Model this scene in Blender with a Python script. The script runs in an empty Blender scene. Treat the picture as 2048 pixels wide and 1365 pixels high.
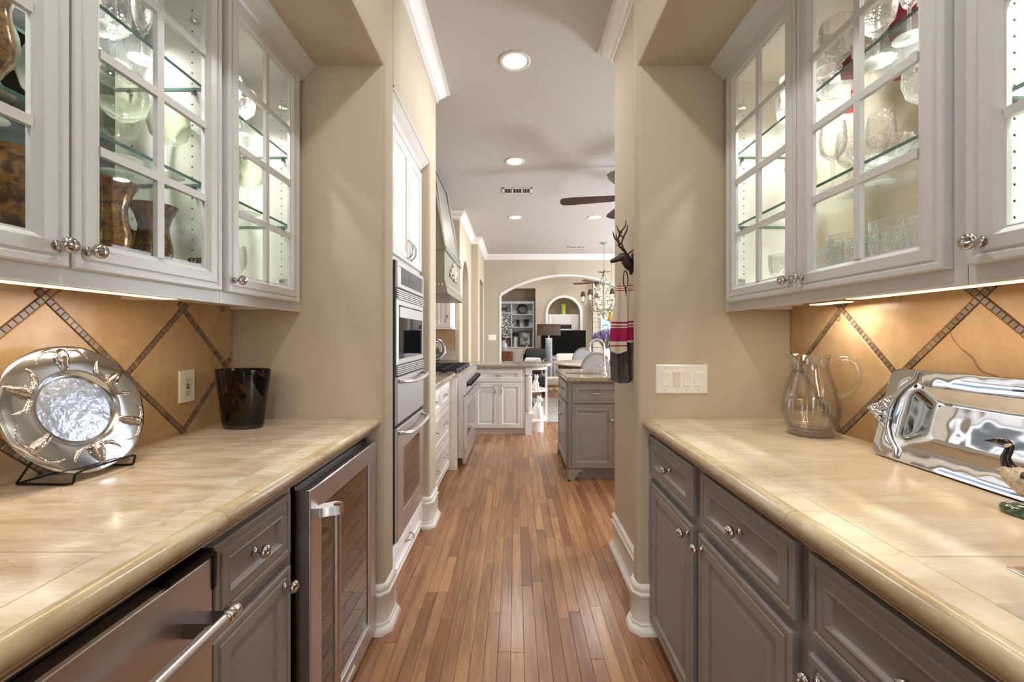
import bpy, math, random
from mathutils import Vector, Matrix
random.seed(7)
PI = math.pi
S = bpy.context.scene
COL = S.collection
# ------------------------------------------------------------------ camera, world, big lights, exposure
F_PX, CX, CY, CAMH = 835.0, 1030.0, 672.0, 1.27
cd = bpy.data.cameras.new('camera'); cam = bpy.data.objects.new('camera', cd); COL.objects.link(cam)
cam.location = (0, 0, CAMH); cam.rotation_euler = (PI/2, 0, 0)
cd.sensor_fit = 'HORIZONTAL'; cd.sensor_width = 36.0; cd.lens = 36.0*F_PX/2048
cd.shift_x = -(CX-1024)/2048; cd.shift_y = (CY-682.5)/2048
cd.clip_start = 0.05; cd.clip_end = 100
S.camera = cam
w = bpy.data.worlds.new('sky'); S.world = w; w.use_nodes = True
bg = w.node_tree.nodes['Background']; bg.inputs[0].default_value = (0.62, 0.80, 1.0, 1); bg.inputs[1].default_value = 2.2
S.view_settings.view_transform = 'Standard'; S.view_settings.look = 'None'
S.view_settings.gamma = 1; S.view_settings.use_curve_mapping = False
S.view_settings.exposure = 0.0
S.cycles.use_denoising = True
S.cycles.max_bounces = 10; S.cycles.diffuse_bounces = 5; S.cycles.glossy_bounces = 4
S.cycles.transmission_bounces = 8; S.cycles.transparent_max_bounces = 40
S.cycles.sample_clamp_indirect = 6.0
S.cycles.caustics_reflective = False; S.cycles.caustics_refractive = False

def area(name, loc, rot, sx, sy, power, color=(1, 1, 1), disk=False, spread=PI):
    l = bpy.data.lights.new(name, 'AREA'); l.energy = power; l.color = color
    l.shape = 'DISK' if disk else 'RECTANGLE'; l.size = sx
    if not disk: l.size_y = sy
    l.spread = spread
    o = bpy.data.objects.new(name, l); COL.objects.link(o); o.location = loc; o.rotation_euler = rot
    return o
DAY = (0.84, 0.92, 1.0); WARM = (1.0, 0.86, 0.68); CAN = (1.0, 0.98, 0.96)
# daylight through the windows
area('window_light', (4.45, 4.3, 1.45), (0, PI/2, 0), 0.7, 0.7, 185, DAY)
area('window_light', (4.45, 7.4, 1.7), (0, PI/2, 0), 2.0, 2.4, 200, DAY)
area('window_light', (5.4, 11.2, 1.8), (0, PI/2, 0), 2.2, 2.4, 190, DAY)
area('window_light', (0.0, -4.3, 1.75), (-PI/2, 0, 0), 3.6, 2.0, 560, (0.74, 0.87, 1.0))
# ceiling cans (Y, X): fixtures built below, those without are unseen, added for brightness
CANS = [(0, 1.0), (0, -0.5), (0, 2.69), (0, 4.235), (0, 6.24), (1.18, 6.24), (2.6, 2.9), (2.6, 4.7), (2.6, 6.24)]
CANP = {(0, 1.0): 11, (0, -0.5): 9, (0, 2.69): 8, (0, 4.235): 10}
for c in CANS:
    area('can_or_fill_light', (c[0], c[1], 3.025), (0, 0, 0), 0.13, 0, CANP.get(c, 13), CAN, True)
for x, y in ((0.4, 11.0), (2.4, 11.0)):
    area('can_or_fill_light', (x, y, 3.36), (0, 0, 0), 0.15, 0, 26, CAN, True)  # unseen living room lamps added for brightness, no fixtures built
# ------------------------------------------------------------------ helpers
def X(px, Y): return (px-CX)*Y/F_PX
def Z(py, Y): return CAMH-(py-CY)*Y/F_PX
def srgb(c):
    if isinstance(c, str):
        c = tuple(int(c[i:i+2], 16) for i in (1, 3, 5))
    return tuple(((v/255)/12.92 if v/255 <= .04045 else ((v/255+.055)/1.055)**2.4) for v in c)+(1,)

class MB:
    def __init__(s): s.v = []; s.f = []; s.m = []; s.cur = 0; s.rnd = []
    def add(s, vs, fs, mi=None):
        b = len(s.v); s.v += [tuple(p) for p in vs]
        for f in fs: s.f.append([b+i for i in f]); s.m.append(s.cur if mi is None else mi)
        return s
    def box(s, x0, y0, z0, x1, y1, z1, mi=None):
        x0, x1 = sorted((x0, x1)); y0, y1 = sorted((y0, y1)); z0, z1 = sorted((z0, z1))
        return s.add([(x0,y0,z0),(x1,y0,z0),(x1,y1,z0),(x0,y1,z0),(x0,y0,z1),(x1,y0,z1),(x1,y1,z1),(x0,y1,z1)],
                     [(0,3,2,1),(4,5,6,7),(0,1,5,4),(1,2,6,5),(2,3,7,6),(3,0,4,7)], mi)
    def prism(s, poly, a, b, axis='z', mi=None):
        n = len(poly)
        def P(p, t): return {'z': (p[0],p[1],t), 'y': (p[0],t,p[1]), 'x': (t,p[0],p[1])}[axis]
        ar = sum(poly[i][0]*poly[(i+1)%n][1]-poly[(i+1)%n][0]*poly[i][1] for i in range(n))
        if (ar < 0) != (axis == 'y'): poly = poly[::-1]
        vs = [P(p, a) for p in poly]+[P(p, b) for p in poly]
        fs = [tuple(range(n))[::-1], tuple(range(n, 2*n))]+[(i, (i+1)%n, n+(i+1)%n, n+i) for i in range(n)]
        return s.add(vs, fs, mi)
    def lathe(s, prof, n=24, c=(0,0,0), sx=1, sy=1, M=None, mi=None, rib=None):
        vs = []; fs = []
        for (r, z) in prof:
            for k in range(n):
                a = 2*PI*k/n; rr = r*(1+(rib(a, z) if rib else 0))
                p = Vector((rr*math.cos(a)*sx, rr*math.sin(a)*sy, z))
                if M: p = M @ p
                vs.append((p.x+c[0], p.y+c[1], p.z+c[2]))
        for j in range(len(prof)-1):
            for k in range(n):
                fs.append((j*n+k, j*n+(k+1)%n, (j+1)*n+(k+1)%n, (j+1)*n+k))
        if prof[0][0] > 1e-6: fs.append(tuple(range(n))[::-1]) if prof[0][0] != prof[-1][0] or prof[0][1] != prof[-1][1] else None
        if prof[-1][0] > 1e-6 and not (prof[0] == prof[-1]):
            fs.append(tuple((len(prof)-1)*n+k for k in range(n)))
        return s.add(vs, fs, mi)
    def shell(s, prof, n=24, c=(0,0,0), sx=1, sy=1, mi=None, rib=None, M=None):   # open lathe without caps
        vs = []; fs = []
        for (r, z) in prof:
            for k in range(n):
                a = 2*PI*k/n; rr = r*(1+(rib(a, z) if rib else 0))
                p = Vector((rr*math.cos(a)*sx, rr*math.sin(a)*sy, z))
                if M: p = M @ p
                vs.append((p.x+c[0], p.y+c[1], p.z+c[2]))
        for j in range(len(prof)-1):
            for k in range(n): fs.append((j*n+k, j*n+(k+1)%n, (j+1)*n+(k+1)%n, (j+1)*n+k))
        return s.add(vs, fs, mi)
    def tube(s, pts, r, n=8, closed=False, mi=None, flat=1.0):
        pts = [Vector(p) for p in pts]; N = len(pts)
        rs = r if isinstance(r, (list, tuple)) else [r]*N
        vs = []; fs = []; prev = None
        for i, p in enumerate(pts):
            if closed: t = (pts[(i+1)%N]-pts[i-1])
            else: t = pts[min(i+1, N-1)]-pts[max(i-1, 0)]
            t.normalize()
            if prev is None:
                u = t.orthogonal().normalized()
            else:
                u = (prev-t*prev.dot(t))
                u = u.normalized() if u.length > 1e-6 else t.orthogonal().normalized()
            prev = u; v = t.cross(u)
            for k in range(n):
                a = 2*PI*k/n; q = p+(u*math.cos(a)+v*math.sin(a)*flat)*rs[i]; vs.append(tuple(q))
        M = N if closed else N-1
        for i in range(M):
            for k in range(n):
                a, b = i*n+k, i*n+(k+1)%n; c_, d = ((i+1)%N)*n+(k+1)%n, ((i+1)%N)*n+k
                fs.append((a, b, c_, d))
        if not closed: fs += [tuple(range(n))[::-1], tuple((N-1)*n+k for k in range(n))]
        return s.add(vs, fs, mi)
    def ball(s, c, rx, ry=None, rz=None, n=12, m=7, M=None, mi=None):
        ry = ry or rx; rz = rz or rx
        prof = [(max(math.sin(PI*j/m), 1e-4), -math.cos(PI*j/m)) for j in range(m+1)]
        vs = []; fs = []
        for (r, z) in prof:
            for k in range(n):
                a = 2*PI*k/n; p = Vector((r*math.cos(a)*rx, r*math.sin(a)*ry, z*rz))
                if M: p = M @ p
                vs.append((p.x+c[0], p.y+c[1], p.z+c[2]))
        for j in range(m):
            for k in range(n): fs.append((j*n+k, j*n+(k+1)%n, (j+1)*n+(k+1)%n, (j+1)*n+k))
        return s.add(vs, fs, mi)
    def rings(s, x0, z0, x1, z1, prof, cap=True, back=None, mi=None):
        """mitred rectangular panel facing -y: prof = (inset, y) from the outer back edge inwards"""
        vs = []; fs = []
        for (i, y) in prof: vs += [(x0+i,y,z0+i),(x1-i,y,z0+i),(x1-i,y,z1-i),(x0+i,y,z1-i)]
        n = len(prof)
        for j in range(n-1):
            for k in range(4): fs.append((j*4+k, j*4+(k+1)%4, (j+1)*4+(k+1)%4, (j+1)*4+k))
        if cap: fs.append(tuple((n-1)*4+k for k in range(4)))
        if back is None: back = cap
        if back: fs.append((3, 2, 1, 0))
        else:
            for k in range(4): fs.append(((n-1)*4+k, (n-1)*4+(k+1)%4, (k+1)%4, k))
        return s.add(vs, fs, mi)
    def mould(s, path, prof, closed=False, mi=None):
        """sweep prof=(offset to the left of travel, z) along a plan path with mitred corners"""
        P = [Vector(p) for p in path]; N = len(P); vs = []; fs = []; m = len(prof)
        for i in range(N):
            if closed or 0 < i < N-1:
                a = (P[i]-P[i-1]).normalized(); b = (P[(i+1)%N]-P[i]).normalized()
            elif i == 0: a = b = (P[1]-P[0]).normalized()
            else: a = b = (P[-1]-P[-2]).normalized()
            na = Vector((-a.y, a.x)); nb = Vector((-b.y, b.x)); nn = (na+nb).normalized()
            k = 1/max(nn.dot(na), .2)
            for (d, z) in prof: vs.append((P[i].x+nn.x*d*k, P[i].y+nn.y*d*k, z))
        for i in range(N if closed else N-1):
            for j in range(m):
                a, b = i*m+j, i*m+(j+1)%m; c_, d = ((i+1)%N)*m+(j+1)%m, ((i+1)%N)*m+j
                fs.append((a, d, c_, b))
        if not closed: fs += [tuple(range(m)), tuple((N-1)*m+j for j in range(m))[::-1]]
        return s.add(vs, fs, mi)
    def mesh(s, name, mats, smooth=35):
        me = bpy.data.meshes.new(name); me.from_pydata(s.v, [], s.f)
        for m in (mats if isinstance(mats, (list, tuple)) else [mats]): me.materials.append(m)
        if any(s.m): me.polygons.foreach_set('material_index', s.m)
        if smooth:
            me.polygons.foreach_set('use_smooth', [True]*len(s.f))
            me.set_sharp_from_angle(angle=math.radians(smooth))
        if s.rnd:
            at = me.attributes.new('rnd', 'FLOAT', 'FACE'); at.data.foreach_set('value', s.rnd)
        me.update(); return me
    def build(s, name, mats, parent=None, loc=(0,0,0), rot=(0,0,0), smooth=35, **kw):
        return link(s.mesh(name, mats, smooth), name, parent, loc, rot, **kw)

def link(me, name, parent=None, loc=(0,0,0), rot=(0,0,0), **kw):
    o = bpy.data.objects.new(name, me); COL.objects.link(o); o.location = loc; o.rotation_euler = rot
    if parent: o.parent = parent
    for k, v in kw.items(): o[k] = v
    return o
def thing(name, label, cat, loc=(0,0,0), rotz=0, group=None, rot=None):
    o = bpy.data.objects.new(name, None); COL.objects.link(o); o.location = loc
    o.rotation_euler = rot or (0,0,rotz); o.empty_display_size = .05
    o['label'] = label; o['category'] = cat
    if group: o['group'] = group
    return o
def struct(name, mb, m, parent=None, loc=(0,0,0), smooth=35, **kw):
    o = mb.build(name, m, parent, loc, smooth=smooth, **kw)
    if not parent: o['kind'] = 'structure'
    return o
def copy_tree(o, parent=None):
    c = o.copy(); COL.objects.link(c)
    if parent: c.parent = parent
    for ch in list(o.children): copy_tree(ch, c)
    return c
def bevel(o, w=.002, seg=2):
    m = o.modifiers.new('bevel', 'BEVEL'); m.width = w; m.segments = seg; m.limit_method = 'ANGLE'; m.angle_limit = math.radians(40)
    return o
LROT, RROT = PI/2, -PI/2
# ------------------------------------------------------------------ materials
class NT:
    def __init__(s, name):
        s.m = bpy.data.materials.new(name); s.m.use_nodes = True; s.t = s.m.node_tree; s.n = s.t.nodes
        s.b = s.n['Principled BSDF']; s.out = s.n['Material Output']
    def node(s, ty, **kw):
        n = s.n.new(ty)
        for k, v in kw.items():
            if k in n.inputs.keys() if hasattr(n.inputs, 'keys') else False: n.inputs[k].default_value = v
            else: setattr(n, k, v)
        return n
    def lk(s, a, b): s.t.links.new(a, b)
    def pos(s, scale=(1,1,1), rot=(0,0,0), obj=False, rnd=False):
        if obj: src = s.node('ShaderNodeTexCoord').outputs['Object']
        else: src = s.node('ShaderNodeNewGeometry').outputs['Position']
        if rnd:
            oi = s.rnd(); a = s.node('ShaderNodeVectorMath', operation='MULTIPLY_ADD')
            cmb = s.node('ShaderNodeCombineXYZ')
            for i in range(3): s.lk(oi, cmb.inputs[i])
            s.lk(cmb.outputs[0], a.inputs[0]); a.inputs[1].default_value = (37, 53, 71); s.lk(src, a.inputs[2]); src = a.outputs[0]
        mp = s.node('ShaderNodeMapping'); mp.inputs['Scale'].default_value = scale; mp.inputs['Rotation'].default_value = rot
        s.lk(src, mp.inputs[0]); return mp.outputs[0]
    def rnd(s):
        oi = s.node('ShaderNodeObjectInfo'); at = s.node('ShaderNodeAttribute', attribute_name='rnd')
        a = s.node('ShaderNodeMath', operation='ADD'); s.lk(oi.outputs['Random'], a.inputs[0]); s.lk(at.outputs['Fac'], a.inputs[1])
        f = s.node('ShaderNodeMath', operation='FRACT'); s.lk(a.outputs[0], f.inputs[0]); return f.outputs[0]
    def noise(s, vec, scale=5, detail=3, rough=.5, dist=0):
        n = s.node('ShaderNodeTexNoise'); n.inputs['Scale'].default_value = scale; n.inputs['Detail'].default_value = detail
        n.inputs['Roughness'].default_value = rough; n.inputs['Distortion'].default_value = dist; s.lk(vec, n.inputs['Vector']); return n.outputs['Fac']
    def ramp(s, fac, stops, const=False):
        r = s.node('ShaderNodeValToRGB'); e = r.color_ramp.elements
        if const: r.color_ramp.interpolation = 'CONSTANT'
        while len(e) < len(stops): e.new(.5)
        for i, (p, c) in enumerate(stops): e[i].position = p; e[i].color = c if len(c) == 4 else srgb(c)
        s.lk(fac, r.inputs[0]); return r.outputs[0]
    def mix(s, fac, a, b, mode='MIX'):
        n = s.node('ShaderNodeMix', data_type='RGBA', blend_type=mode)
        for v, i in ((fac, 0), (a, 6), (b, 7)):
            if isinstance(v, (int, float)): n.inputs[i].default_value = v
            elif isinstance(v, tuple): n.inputs[i].default_value = v
            else: s.lk(v, n.inputs[i])
        return n.outputs[2]
    def bump(s, h, strength=.1, dist=.002):
        b = s.node('ShaderNodeBump'); b.inputs['Strength'].default_value = strength; b.inputs['Distance'].default_value = dist
        s.lk(h, b.inputs['Height']); s.lk(b.outputs[0], s.b.inputs['Normal']); return b.outputs[0]
    def math(s, op, a, b=None):
        n = s.node('ShaderNodeMath', operation=op)
        for i, v in enumerate((a, b)):
            if v is None: continue
            if isinstance(v, (int, float)): n.inputs[i].default_value = v
            else: s.lk(v, n.inputs[i])
        return n.outputs[0]

def simple(name, c, rough=.5, metal=0, var=0, vscale=6, bump=0, bscale=60, coat=0, emit=None, es=0, spec=None):
    t = NT(name); c = srgb(c); t.b.inputs['Base Color'].default_value = c
    t.b.inputs['Roughness'].default_value = rough; t.b.inputs['Metallic'].default_value = metal
    if spec is not None: t.b.inputs['Specular IOR Level'].default_value = spec
    if coat: t.b.inputs['Coat Weight'].default_value = coat; t.b.inputs['Coat Roughness'].default_value = .08
    if var:
        n = t.noise(t.pos(), vscale, 4)
        d = tuple(v*(1-var) for v in c[:3])+(1,); l = tuple(min(1, v*(1+var)) for v in c[:3])+(1,)
        t.lk(t.ramp(n, [(.3, d), (.7, l)]), t.b.inputs['Base Color'])
    if bump: t.bump(t.noise(t.pos(), bscale, 3), bump)
    if emit: t.b.inputs['Emission Color'].default_value = srgb(emit); t.b.inputs['Emission Strength'].default_value = es
    return t.m

PAINT = simple('wall_paint', (189,175,152), .75, var=.02, vscale=2, bump=.25, bscale=170)
PAINT2 = simple('far_wall_paint', (184,171,152), .75, var=.02, vscale=2)
CEIL = simple('ceiling_paint', (196,192,188), .85, bump=.1, bscale=120)
CEIL2 = simple('far_ceiling_paint', (205,202,196), .85)
TRIM = simple('white_trim_paint', (232,228,222), .38)
WCAB = simple('cool_white_cabinet_paint', (214,214,214), .34)
KCAB = simple('white_kitchen_cabinet_paint', (232,227,222), .35)
CABIN = simple('cream_cabinet_interior', (240,235,228), .5)
GCAB = simple('taupe_cabinet_paint', (140,133,129), .36, var=.03, vscale=9)
DARKGAP = simple('dark_gap', (16,15,15), .6)
BLACK = simple('black_plastic', (14,14,15), .28)
BLACKW = simple('black_wrought_iron', (18,16,16), .45, metal=.4)
CHROME = simple('chrome', (225,225,225), .08, metal=1)
KNOB = simple('antiqued_chrome', (190,184,180), .16, metal=1)
WHITEP = simple('white_plastic', (238,236,230), .3)
IVORY = simple('ivory_plastic', (225,218,200), .35)
RED = simple('red_plastic', (150,40,25), .4)
BRONZE = simple('dark_bronze', (66,52,46), .42, metal=.55, var=.3, vscale=60, bump=.3, bscale=150)
def metal_brushed(name, c, rough=.26, axis=(1,1,1)):
    t = NT(name); t.b.inputs['Metallic'].default_value = 1
    t.b.inputs['Base Color'].default_value = srgb(c); t.b.inputs['Roughness'].default_value = rough
    t.bump(t.noise(t.pos(axis), 6, 2, .5), .03, .0003)
    return t.m
STEEL = metal_brushed('brushed_stainless_steel', (206,200,198), .34, (40,2,40))
STEELD = metal_brushed('dark_stainless_steel', (120,117,115), .3, (40,2,40))
def hammered(name, c, rough, scale, strength, dist=.004, det=2):
    t = NT(name); t.b.inputs['Metallic'].default_value = 1; t.b.inputs['Base Color'].default_value = srgb(c)
    t.b.inputs['Roughness'].default_value = rough
    t.bump(t.noise(t.pos(), scale, det), strength, dist); return t.m
POLISH = hammered('polished_aluminium', (206,211,220), .13, 12, .16, .010, 1)
TRAYM = hammered('wavy_polished_tray_metal', (220,222,226), .05, 13, .16, .010, 1)
RELIEF = hammered('antiqued_relief_metal', (188,178,168), .24, 130, .7, .004)
PLATEC = hammered('brushed_plate_centre', (198,208,228), .34, 38, .8, .006, 3)

def glassy(name, tint, gloss=1.0, rim=(1,1,1), rimk=.35, rough=.02, edge=None, cut=0):
    """thin glass: mostly see-through, mirror-like at grazing angles, tinted towards its outline"""
    t = NT(name); t.n.remove(t.b)
    lw = t.node('ShaderNodeLayerWeight'); lw.inputs[0].default_value = .5; fac = lw.outputs['Facing']
    tr = t.node('ShaderNodeBsdfTransparent'); tr.inputs[0].default_value = tuple(tint)+(1,)
    if edge: t.lk(t.ramp(fac, [(.35, tuple(tint)+(1,)), (.95, tuple(edge)+(1,))]), tr.inputs[0])
    gl = t.node('ShaderNodeBsdfGlossy'); gl.inputs['Roughness'].default_value = rough
    k = t.math('MULTIPLY_ADD', t.math('POWER', fac, 5.0 if not cut else 3.0), gloss*.5); k.node.inputs[2].default_value = .022*gloss; k.node.use_clamp = True
    if cut:
        vo = t.node('ShaderNodeTexVoronoi'); vo.inputs['Scale'].default_value = cut; t.lk(t.pos(), vo.inputs['Vector'])
        b = t.node('ShaderNodeBump'); b.inputs['Strength'].default_value = .8; b.inputs['Distance'].default_value = .004; t.lk(vo.outputs['Distance'], b.inputs['Height']); t.lk(b.outputs[0], gl.inputs['Normal'])
    m = t.node('ShaderNodeMixShader'); t.lk(k, m.inputs[0]); t.lk(tr.outputs[0], m.inputs[1]); t.lk(gl.outputs[0], m.inputs[2])
    last = m.outputs[0]
    if rimk:
        df = t.node('ShaderNodeBsdfTranslucent'); df.inputs[0].default_value = tuple(rim)+(1,)
        d2 = t.node('ShaderNodeBsdfDiffuse'); d2.inputs[0].default_value = tuple(rim)+(1,)
        ms = t.node('ShaderNodeMixShader'); ms.inputs[0].default_value = .5; t.lk(df.outputs[0], ms.inputs[1]); t.lk(d2.outputs[0], ms.inputs[2])
        kk = t.math('MULTIPLY', fac, rimk)
        m2 = t.node('ShaderNodeMixShader'); t.lk(kk, m2.inputs[0]); t.lk(last, m2.inputs[1]); t.lk(ms.outputs[0], m2.inputs[2]); last = m2.outputs[0]
    t.lk(last, t.out.inputs[0]); return t.m
PANE = glassy('cabinet_pane_glass', (.97,.985,.975), .75, rimk=0)
SHELFG = glassy('glass_shelf_face', (.95,.975,.965), .9, (.8,.88,.85), .06)
SHELFE = simple('green_shelf_edge', (70,108,98), .15)
CRYSTAL = glassy('clear_crystal', (.98,.977,.972), 5.0, (1,.99,.97), .20, edge=(.84,.84,.83), cut=110)
BALLOON = glassy('pale_green_glass', (.93,.945,.89), 3.0, (.86,.88,.80), .24, edge=(.60,.64,.52))
REDG = glassy('ruby_glass', (.55,.03,.12), 1.6, (.6,.05,.15), .4)
PITCH = glassy('pitcher_glass', (.975,.975,.97), 4.5, (1,1,1), .05, edge=(.52,.53,.52))
PITCHB = glassy('thick_pitcher_base_glass', (.80,.79,.76), 5, (1,1,1), .05, edge=(.45,.45,.44), cut=70)
def mottled(name, stops, scale, rough=.15, metal=0, obj=False, dist=1.2, coat=.5, trans=0, spec=None):
    t = NT(name); n = t.noise(t.pos(obj=obj), scale, 6, .62, dist)
    t.lk(t.ramp(n, stops), t.b.inputs['Base Color']); t.b.inputs['Roughness'].default_value = rough
    t.b.inputs['Metallic'].default_value = metal; t.b.inputs['Coat Weight'].default_value = coat; t.b.inputs['Coat Roughness'].default_value = .05
    if trans: t.b.inputs['Transmission Weight'].default_value = trans
    return t.m
AMBER = mottled('amber_mercury_glass', [(.30,(58,36,24)),(.45,(104,72,46)),(.56,(168,124,62)),(.66,(98,66,54)),(.8,(196,160,96))], 34, .2, .45, dist=.4)
TORT = mottled('dark_tortoise_glass', [(.0,(5,4,4)),(.56,(9,6,5)),(.68,(70,36,12)),(.78,(150,92,30)),(.85,(12,8,6))], 11, .05, .0, coat=0)

def marble(name, base, dark, gold, light, vs=(1,1,1), vein=(120,92,60), veink=.25, rough=.22, scale=3.0, rnd=True, gold_t=.62, rot=(0,0,0)):
    t = NT(name); p = t.pos(vs, rot, rnd=rnd)
    n1 = t.noise(p, scale, 8, .6, .8); n2 = t.noise(p, scale*2.6, 7, .65, 1.5); n3 = t.noise(p, scale*9, 5, .6, .4)
    c = t.ramp(n1, [(.28, srgb(dark)), (.5, srgb(base)), (.72, srgb(light))])
    c = t.mix(t.ramp(n2, [(gold_t, (0,0,0,1)), (gold_t+.12, (.75,.75,.75,1))]), c, srgb(gold))
    c = t.mix(t.ramp(n3, [(.35, (.35,.35,.35,1)), (.55, (0,0,0,1))]), c, srgb(dark))
    # thin wandering veins: the zero crossing of a distorted noise
    n4 = t.noise(p, scale*.42, 4, .42, .5); d = t.math('ABSOLUTE', t.math('SUBTRACT', n4, .56)); gate = t.ramp(t.noise(p, scale*.5+.3, 1), [(.41, (0,0,0,1)), (.50, (1,1,1,1))])
    v = t.ramp(d, [(0, (veink,veink,veink,1)), (.0034, (0,0,0,1))]); v = t.mix(1.0, v, gate, 'MULTIPLY'); c = t.mix(v, c, srgb(vein))
    t.lk(c, t.b.inputs['Base Color']); t.b.inputs['Roughness'].default_value = rough; return t.m
TILE = marble('golden_marble_tile', (196,166,126), (178,146,104), (200,166,114), (212,188,152), vein=(96,66,40), veink=.8, rough=.3, scale=3.2, rot=(.3,.2,.4))
TOPL = marble('cream_marble_worktop', (208,194,172), (188,166,138), (198,166,118), (228,222,212), vs=(2,8,3), vein=(140,112,80), veink=.3, rough=.17, scale=2.6, gold_t=.60, rot=(0,0,.35))
TOPR = marble('golden_cream_marble_worktop', (216,202,178), (204,186,156), (206,166,106), (226,218,202), vs=(1.6,7,3), vein=(150,118,80), veink=.3, rough=.17, scale=2.2, gold_t=.66, rot=(0,0,-.35))
NOSE = marble('golden_marble_nosing', (196,178,144), (168,142,104), (176,142,90), (216,206,184), vs=(3,1,2), vein=(110,80,46), veink=.3, rough=.2, scale=4, gold_t=.58)
GRAN = mottled('beige_granite', [(.25,(84,76,66)),(.42,(140,128,110)),(.55,(176,164,142)),(.72,(120,108,92)),(.85,(198,188,168))], 42, .14, coat=.2)
GRANG = mottled('grey_granite_edge', [(.25,(90,84,76)),(.45,(140,132,118)),(.6,(170,160,142)),(.8,(110,102,92))], 36, .2, coat=.2)
GROUT = simple('cream_grout', (214,184,136), .8)
def mosaic():
    t = NT('slate_glass_mosaic'); r = t.rnd()
    c = t.ramp(r, [(0,(112,98,88)),(.14,(146,124,98)),(.28,(92,78,66)),(.42,(128,112,106)),(.56,(160,138,104)),(.68,(104,88,78)),(.78,(134,128,122)),(.88,(84,66,54)),(.95,(110,108,128))], True)
    c = t.mix(t.noise(t.pos(), 160, 3), c, srgb((150,130,104)), 'MIX'); c.node.inputs[0].default_value = .5
    t.lk(c, t.b.inputs['Base Color']); t.b.inputs['Roughness'].default_value = .22; return t.m
MOSAIC = mosaic()
def oak():
    t = NT('oak_floor_board'); r = t.rnd(); p = t.pos((9, .9, 9), rnd=True)
    base = t.ramp(r, [(0,(168,120,84)),(.15,(198,150,108)),(.3,(182,134,98)),(.45,(216,166,116)),(.6,(188,138,96)),(.75,(156,108,80)),(.85,(208,158,112)),(1,(192,142,96))])
    g1 = t.noise(p, 2.2, 6, .6, 1.6); wv = t.node('ShaderNodeTexWave', wave_type='RINGS'); wv.inputs['Scale'].default_value = 1.1
    wv.inputs['Distortion'].default_value = 9; wv.inputs['Detail'].default_value = 3; wv.inputs['Detail Scale'].default_value = 1.2
    t.lk(t.pos((14, .8, 6), rnd=True), wv.inputs[0])
    fine = t.noise(t.pos((110, 3, 60), rnd=True), 3, 4, .6)
    c = t.mix(t.ramp(g1, [(.3, (.0,.0,.0,1)), (.75, (.55,.55,.55,1))]), base, srgb((108,66,44)))
    c = t.mix(t.ramp(wv.outputs[0], [(.0, (.32,.32,.32,1)), (.35, (0,0,0,1))]), c, srgb((96,56,36)))
    c = t.mix(t.ramp(fine, [(.35, (.35,.35,.35,1)), (.6, (0,0,0,1))]), c, srgb((110,70,48)))
    c = t.mix(t.ramp(fine, [(.62, (0,0,0,1)), (.8, (.3,.3,.3,1))]), c, srgb((200,156,112)))
    kn = t.noise(t.pos((7, 2.2, 1), rnd=True), 3, 2, .5)
    c = t.mix(t.ramp(kn, [(.74, (0,0,0,1)), (.8, (.6,.6,.6,1))]), c, srgb((62,38,28)))
    t.lk(c, t.b.inputs['Base Color']); t.lk(t.ramp(fine, [(.3, (.30,.30,.30,1)), (.7, (.19,.19,.19,1))]), t.b.inputs['Roughness'])
    t.bump(t.mix(.5, fine, g1), .12, .001); return t.m
OAK = oak()
SUBF = simple('dark_board_joint', (52,34,24), .8)
# ------------------------------------------------------------------ room shell
YE, YB = 1.79, -0.75            # pantry niches run from YB to YE
XL, XR = -.56, .525             # corridor faces of the niche walls
XBL, XBR = -1.215, 1.185        # niche back walls
SOF, CEILZ = 2.43, 3.04
def rcorner(x0, y0, x1, y1, r, which, seg=5):
    """rectangle with some corners rounded; which = subset of 'abcd' (a=x0y0,b=x1y0,c=x1y1,d=x0y1)"""
    pts = []
    for k, (cx, cy, a0) in zip('abcd', ((x0+r, y0+r, PI), (x1-r, y0+r, 1.5*PI), (x1-r, y1-r, 0), (x0+r, y1-r, .5*PI))):
        if k in which:
            for i in range(seg+1):
                a = a0+i*PI/2/seg; pts.append((cx+r*math.cos(a), cy+r*math.sin(a)))
        else: pts.append({'a': (x0,y0), 'b': (x1,y0), 'c': (x1,y1), 'd': (x0,y1)}[k])
    return pts
R0 = .022
wl = MB()
wl.prism(rcorner(-1.45, YE, XL, 1.93, R0, 'bc'), 0, CEILZ)
wl.box(-1.45, YB, 0, XBL-.012, YE, CEILZ)
wl.prism([(XBL-.01, SOF), (XL-.018, SOF), (XL-.006, SOF+.006), (XL, SOF+.018), (XL, CEILZ), (XBL-.01, CEILZ)], YB, YE+.01, 'y')
wl.box(-1.45, 1.92, SOF, XL, 2.77, CEILZ)
wl.prism(rcorner(-1.45, 2.76, XL, 2.97, R0, 'bc'), 0, CEILZ)
wl.box(-1.45, 1.92, 0, -1.28, 2.77, CEILZ)
wl.box(-1.45, YB-.2, 0, XL, YB, CEILZ)
struct('wall_left', wl, PAINT)
wr = MB()
wr.prism(rcorner(XR, YE, 1.45, 1.865, R0, 'ad'), 0, CEILZ)
wr.prism(rcorner(.60, 1.86, 1.45, 2.53, R0, 'd'), 0, CEILZ)
wr.box(XBR+.012, YB, 0, 1.45, YE, CEILZ)
wr.prism([(XBR+.01, SOF), (XR+.018, SOF), (XR+.006, SOF+.006), (XR, SOF+.018), (XR, CEILZ), (XBR+.01, CEILZ)], YB, YE+.01, 'y')
wr.box(1.45, 2.40, 0, 4.7, 2.53, CEILZ)
wr.box(XR, YB-.2, 0, 1.45, YB, CEILZ)
struct('wall_right', wr, PAINT)
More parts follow.
